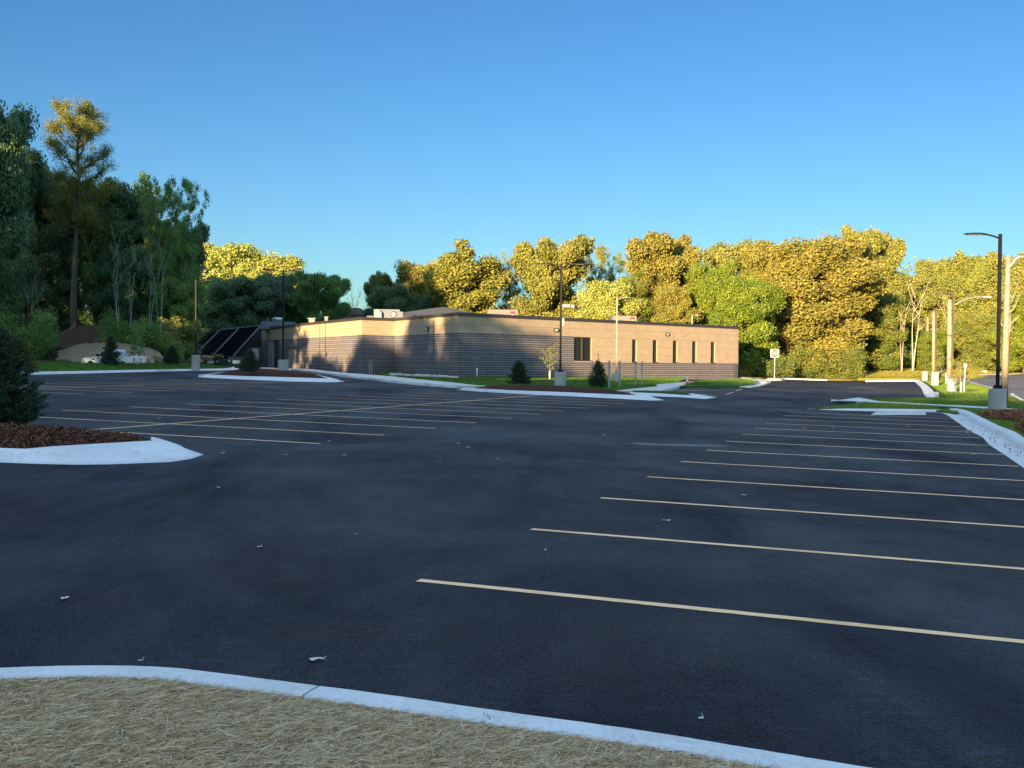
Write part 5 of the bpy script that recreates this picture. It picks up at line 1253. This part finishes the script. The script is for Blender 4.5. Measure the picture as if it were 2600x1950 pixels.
def fhyd(px, py, D, label, col, s, cat, name):
    mb = MB(); mb.lathe([(s*.5, 0), (s*.5, s*.9), (s*.62, s), (s*.45, s*1.3), (s*.1, s*1.45)], (0, 0, 0), 12); mb.tube([(-s*.75, 0, s*.9), (s*.75, 0, s*.9)], s*.2, 8); o = mb.build(name, col); p = P(px, py, D); o.location = p; tag(o, label, cat)
fhyd(1481, 969.5, 86, 'small red utility marker on the lawn under the dark brick wall', simple('marker_red', (.5, .03, .02), .5), .15, 'marker', 'utility_marker')
fhyd(2571, 1028.5, 58, 'small orange marker in the grass right of the nearest lamp base', simple('marker_orange', (.75, .15, .06), .6), .2, 'marker', 'utility_marker')
# do not enter sign
D = 117; x = GX(1967, D); z0 = P(1967, 960, D).z; zt = P(1967, 886.6, D).z
e = empty('do_not_enter_sign', (x, D, z0), -.05, 'square white do not enter sign with red disc at the far end of the road', 'road sign')
mb = MB(); mb.box((0, .05, (zt-z0)/2), (.08, .05, zt-z0)); mb.build('post', M_GALV, e)
sz = .91; cz = zt-z0-sz/2
mb = MB(); mb.box((0, 0, 0), (sz, sz, .02), bev=.05); o = mb.build('sign_panel', M_WHITE, e); o.rotation_euler = (PI/2, 0, 0); o.location = (0, 0, cz)
SR = simple('sign_red', (.55, .015, .02), .5)
mb = MB(); mb.tube([(0, -.022, cz), (0, -.012, cz)], [.42, .42], 40); o2_ = mb.build('red_disc', SR, e)
mb = MB(); mb.box((0, -.027, cz), (.66, .008, .12)); mb.build('white_bar', M_WHITE, e)
def text(s, size, loc, mat, parent, name='lettering'):
    cu = bpy.data.curves.new(name, 'FONT'); cu.body = s; cu.size = size; cu.align_x = 'CENTER'; cu.align_y = 'CENTER'; cu.extrude = .003; cu.resolution_u = 2
    o = bpy.data.objects.new(name, cu); C.objects.link(o); dg = bpy.context.evaluated_depsgraph_get(); me = bpy.data.meshes.new_from_object(o.evaluated_get(dg)); bpy.data.objects.remove(o)
    o = bpy.data.objects.new(name, me); me.materials.append(mat); C.objects.link(o); o.location = loc; o.rotation_euler = (PI/2, 0, 0); o.parent = parent; return o
text('DO NOT', .16, (0, -.03, cz+.2), M_WHITE, e); text('ENTER', .16, (0, -.03, cz-.2), M_WHITE, e)
# post with pale box, right verge
D = 80; x = GX(2451, D); z0, zt = P(2449, 994, D-14).z, P(2451, 924, D).z
D = 70; x = GX(2451, D); z0, zt = P(2451, 994, D).z, P(2451, 924, D).z
e = empty('marker_post', (x, D, z0), 0, 'thin post topped by a pale square head in front of the reddish young tree', 'marker post')
mb = MB(); mb.tube([(-.06, 0, -.2), (0, 0, zt-z0)], .035, 6); mb.build('post', M_GALV, e)
mb = MB(); mb.box((0, -.03, zt-z0-.1), (.21, .06, .22), bev=.03); mb.build('head', simple('cream_plate', (.62, .56, .40), .6), e)
# yard sign, boulder
D = 160; x = GX(2501, D); z0 = P(2501, 951, D).z
e = empty('yard_sign', (x, D, z0), .1, 'small pale green yard sign on the lawn across the street', 'yard sign')
mb = MB(); mb.box((0, 0, .45), (.66, .03, .44)); mb.build('panel', simple('yard_sign_green', (.45, .55, .18), .5), e)
mb = MB(); mb.box((0, -.02, .55), (.5, .01, .08)); mb.box((0, -.02, .38), (.4, .01, .05)); mb.build('printed_lines', M_WHITE, e)
for s in (-.25, .25): mb = MB(); mb.tube([(s, .03, -.1), (s, .03, .6)], .008, 4); mb.build('wire_leg', M_GALV, e)
def rock(px, py, D, w, h, seed, label):
    rr = random.Random(seed); mb = MB(); vs = []; n = 14; prof = [(.9, 0), (1.0, .25), (.96, .55), (.7, .85), (.3, 1.0)]
    for k, (r_, z) in enumerate(prof):
        for j in range(n): t = 2*PI*j/n; q = r_*(1+rr.uniform(-.12, .12)); vs.append((w/2*q*math.cos(t), w*.35*q*math.sin(t), h*z*(1+rr.uniform(-.06, .06))))
    fs = [[k*n+j, k*n+(j+1) % n, (k+1)*n+(j+1) % n, (k+1)*n+j] for k in range(4) for j in range(n)]+[[4*n+j for j in range(n)]]
    mb.add(vs, fs); o = mb.build('boulder', simple('tan_stone', (.38, .27, .18), .9, var=.3, vs=1.5, bump=.5, bs=5), smooth=True); p = P(px, py, D); o.location = (p.x, D, p.z-.1); tag(o, label, 'boulder', 'boulders across the street')
rock(2578, 937, 165, 1.5, .85, 3, 'rounded tan boulder at the right edge across the street'); rock(2594, 938, 164, 1.0, .5, 5, 'lower tan boulder right of the rounded one')

# fallen leaves / scraps on the asphalt
M_LEAFD = simple('curled_dry_leaf', (.60, .58, .54), .8, var=.2, vs=30)
LV = [(801, 1679, .085), (163, 1523, .075), (660, 1391, .06), (556, 1240, .07), (1689, 1324, .09), (1889, 1259, .09), (1265, 1167, .07), (1532, 1106, .08), (357, 1681, .03), (840, 1122, .12), (565, 1152, .09), (726, 1156, .07), (875, 1157, .07), (1163, 1127, .1), (1187, 1137, .1), (407, 1064, .13), (2470, 1155, .14), (2455, 1100, .14), (2461, 1095, .22), (2303, 1083, .12), (1384, 1399, .05), (1781, 1828, .04), (1116, 1174, .05), (2040, 1089, .1), (2114, 1087, .1), (904, 1358, .03)]
PL = ['near the centre of the lower left lot', 'far left of the lower lot', 'left of centre in the open lane', 'in the open lane right of the left island tip', 'between the second and third near stall lines', 'between the third and fourth near stall lines', 'in the open lane below the building corner', 'in the open lane left of the worn stall line', 'touching the near kerb on the left', 'just past the end of the nearest left stall line', 'right of the left island tip', 'in the lane below the nearest left stall line', 'in the lane right of the nearest left stall line', 'below the double row, left of its pair', 'below the double row, right of its pair', 'in the far left aisle behind the double row', 'on the right near the gutter', 'beside the gutter corner on the right', 'against the gutter at a stall line end', 'between far stall lines on the right', 'left of the second near stall line', 'low on the right near the bottom kerb', 'tiny one in the middle of the lane', 'left of a pair in the far right stalls', 'right of a pair in the far right stalls', 'tiny one left of the first near stall line']
for i, ((px, py, s), pl) in enumerate(zip(LV, PL)):
    s *= .66
    x, y = G(px, py); rr = random.Random(i+40); mb = MB(); vs = []; n = 10
    for j in range(n):
        t = 2*PI*j/n; r_ = s*.6*(1+.35*math.cos(3*t)+rr.uniform(-.15, .15)); vs.append((r_*math.cos(t)*1.25, r_*math.sin(t)*.75, .005+s*.2*abs(math.sin(t*1.5+i))))
    vs.append((0, 0, .004)); mb.add(vs, [[j, (j+1) % n, n] for j in range(n)]); mb.tube([(s*.7, 0, .01), (s*1.1, .01, .02)], .0015, 4)
    o = mb.build('fallen_leaf', M_LEAFD); o.location = (x, y, plane(x, y)+.004); o.rotation_euler = (0, 0, rr.uniform(0, 6.28)); tag(o, 'pale curled leaf on the asphalt '+pl, 'fallen leaf', 'dry leaves scattered on the asphalt')

# distant houses
def house(px0, px1, yr, ye, D, label, hip):
    a_, b_ = P(px0, ye, D), P(px1, ye, D); w = b_.x-a_.x; zr = P((px0+px1)/2, yr, D).z; ze = a_.z; cx = (a_.x+b_.x)/2; z0 = T(cx, D)
    e = empty('house', (cx, D, z0), 0, label, 'house'); dpt = w*.7; H, E_ = zr-z0, ze-z0
    mb = MB(); mb.box((0, dpt/2, E_/2), (w*.92, dpt*.9, E_)); mb.build('wall', simple('house_siding', (.22, .18, .17), .8), e)
    k = .28 if hip else .5
    mb = MB(); vs = [(-w/2, 0, E_), (w/2, 0, E_), (w/2, dpt, E_), (-w/2, dpt, E_), (-w/2+w*k, dpt/2, H), (w/2-w*k, dpt/2, H)]
    mb.add(vs, [[0, 1, 5, 4], [1, 2, 5], [2, 3, 4, 5], [3, 0, 4], [3, 2, 1, 0]]); mb.build('roof', simple('house_roof_shingle', (.06, .05, .055), .9, var=.2), e)
    mb = MB(); mb.box((0, -.06, E_-.2), (w, .14, .25)); mb.build('fascia', M_RTUB, e)
    for s in (-.28, .05, .3): mb = MB(); mb.box((w*s, dpt*.05-.03, E_-1.4), (w*.1, .08, 1.1)); mb.build('window', M_GLASS, e)
house(840, 935, 780, 794, 190, 'dark hip roofed house beyond the roof behind the bare trees', True)
house(1256, 1306, 771, 786, 190, 'dark gabled house roof showing behind the left beige rooftop unit', False)

# ------------------------------------------------------------------ pickup truck
def pickup():
    D = 98; px = 290; x = GX(px, D)
    e = empty('pickup_truck', (x-.2, D+.6, P(px, 941, D).z), 0, 'white regular cab pickup parked on the left behind the grass bank', 'pickup truck')
    L, W = 5.9, 2.0; hw = W/2
    def side(pts, w, mat, name, y0=None, par=None):
        mb = MB(); mb.extr(pts, (0, 0, 0), (1, 0, 0), (0, 0, 1), (0, 1, 0), w, y0=-w/2 if y0 is None else y0); return mb.build(name, mat, par or e)
    wh = simple('pickup_white', (.74, .76, .78), .25)
    def arch(cx, r=.47, z0=.45, n=9): return [(cx+r*math.cos(PI-PI*i/n), z0+r*math.sin(PI-PI*i/n)*.95) for i in range(n+1)]
    # x forward = -1 (front to the left)
    body = [(-2.95, .5), (-2.98, .95), (-2.85, 1.12), (-1.45, 1.28), (-1.1, 1.33), (2.9, 1.33), (2.95, 1.25), (2.95, .55), (2.3, .5)]
    low = [(2.3, .45)]+[(1.75+.47*math.cos(PI*i/9), .45+.45*math.sin(PI*i/9)) for i in range(10)]+[(1.2, .42), (-1.3, .42)]+[(-1.9+.47*math.cos(PI*i/9), .45+.45*math.sin(PI*i/9)) for i in range(10)]+[(-2.4, .45)]
    bo = side(body+low, W, wh, 'body')
    cab = [(-1.35, 1.30), (-.72, 1.86), (-.45, 1.95), (.35, 1.95), (.55, 1.88), (.75, 1.30)]
    cb = side(cab, W*.86, wh, 'cab')
    gl = simple('pickup_glass', (.02, .03, .04), .08)
    for s in (-1, 1):
        side([(-1.12, 1.36), (-.62, 1.80), (-.12, 1.84), (-.12, 1.36)], .02, gl, 'side_window', s*W*.43-(0.02 if s < 0 else 0), cb)
        side([(.0, 1.36), (.0, 1.84), (.36, 1.84), (.50, 1.75), (.62, 1.36)], .02, gl, 'side_window', s*W*.43-(0.02 if s < 0 else 0), cb)
    mb = MB(); mb.add([(-1.37, -.78, 1.36), (-1.37, .78, 1.36), (-.80, .70, 1.84), (-.80, -.70, 1.84)], [[0, 1, 2, 3]]); mb.build('windscreen', gl, cb)
    mb = MB(); mb.add([(.765, -.7, 1.40), (.765, .7, 1.40), (.60, .62, 1.82), (.60, -.62, 1.82)], [[3, 2, 1, 0]]); mb.build('rear_window', simple('pickup_rear_glass', (.25, .35, .42), .1), cb)
    mb = MB(); mb.box((1.85, 0, 1.335), (1.95, 1.7, .012)); mb.build('bed_floor', M_BLACK, e)
    for cx in (-1.9, 1.75):
        for s in (-1, 1):
            mb = MB(); mb.tube([(cx, s*.72, .38), (cx, s*.96, .38)], [.39, .39], 20); w = mb.build('wheel', simple('tyre_rubber', (.02, .02, .02), .8), e)
            mb = MB(); mb.tube([(cx, s*.95, .38), (cx, s*.975, .38)], [.22, .2], 14); mb.build('rim', M_GALV, w)
    for s in (-1, 1):
        mb = MB(); mb.box((2.93, s*.90, 1.02), (.10, .14, .42), bev=.02); mb.build('tail_light', simple('tail_red', (.45, .02, .02), .3), e)
        mb = MB(); mb.box((-1.0, s*1.1, 1.42), (.16, .24, .24), bev=.04); mb.build('wing_mirror', M_BLACK, e)
        mb = MB(); mb.box((-1.55, s*1.003, 1.05), (.28, .015, .16)); mb.build('side_vent', M_BLACK, e)
        mb = MB(); mb.box((-2.93, s*.8, .95), (.12, .3, .22), bev=.03); mb.build('headlight', M_GALV, e)
        mb = MB(); mb.box((.5, s*1.004, 1.15), (.2, .02, .04)); mb.build('door_handle', M_BLACK, e)
    mb = MB(); mb.box((2.965, 0, .98), (.04, 1.55, .62), bev=.01); tg = mb.build('tailgate', wh, e)
    mb = MB(); mb.box((2.99, -.05, 1.1), (.02, .22, .10)); mb.box((2.99, -.05, .88), (.02, .22, .09)); mb.build('tailgate_handle', M_BLACK, tg)
    mb = MB(); mb.box((3.02, 0, .5), (.2, 1.9, .2), bev=.03); mb.build('rear_bumper', simple('bumper_dark', (.03, .035, .05), .5), e)
    mb = MB(); mb.box((3.13, -.05, .52), (.02, .32, .16)); mb.build('number_plate', M_LAB, e)
    rk = simple('rack_red', (.45, .03, .03), .5); mb = MB()
    for cx, cy in ((2.0, -.85), (2.75, -.15), (2.75, .1), (2.75, .75)): mb.tube([(cx, cy, 1.3), (cx, cy, 1.80)], .035, 6)
    mb.box((2.75, -.02, 1.6), (.12, .3, .2)); mb.tube([(2.75, .55, 1.6), (2.75, .95, 1.6)], .035, 6); mb.build('red_rack', rk, e)
    e.rotation_euler = (0, 0, -rad(19.9))
    return e
pickup()
p = P(2497, 1, 1)

# ------------------------------------------------------------------ light
az = math.atan2(.42, .907); el = rad(7.4)
sun = bpy.data.lights.new('sun', 'SUN'); so = bpy.data.objects.new('sun', sun); C.objects.link(so)
sun.energy = 4.6; sun.angle = rad(.53); sun.color = (1.0, .70, .36)
d = Vector((math.sin(az)*math.cos(el), math.cos(az)*math.cos(el), -math.sin(el)))   # travel direction of light
so.rotation_euler = d.to_track_quat('-Z', 'Y').to_euler()
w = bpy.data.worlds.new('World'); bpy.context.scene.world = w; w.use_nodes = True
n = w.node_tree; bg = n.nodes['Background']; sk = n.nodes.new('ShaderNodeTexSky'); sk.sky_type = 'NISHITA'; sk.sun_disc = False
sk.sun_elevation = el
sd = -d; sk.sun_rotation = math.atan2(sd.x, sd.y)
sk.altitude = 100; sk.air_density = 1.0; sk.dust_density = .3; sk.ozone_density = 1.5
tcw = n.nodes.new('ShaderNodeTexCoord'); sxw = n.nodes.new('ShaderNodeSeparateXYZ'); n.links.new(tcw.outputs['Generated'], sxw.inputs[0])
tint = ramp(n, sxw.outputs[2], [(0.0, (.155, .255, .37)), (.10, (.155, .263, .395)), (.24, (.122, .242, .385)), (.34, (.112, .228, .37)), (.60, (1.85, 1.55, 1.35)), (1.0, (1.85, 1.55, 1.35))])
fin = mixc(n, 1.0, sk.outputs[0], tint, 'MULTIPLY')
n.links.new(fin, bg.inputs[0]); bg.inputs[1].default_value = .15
vs_ = bpy.context.scene.view_settings; vs_.view_transform = 'Standard'; vs_.look = 'None'; vs_.exposure = 1.9; vs_.gamma = 1
bpy.context.scene.cycles.max_bounces = 6; bpy.context.scene.cycles.transparent_max_bounces = 4
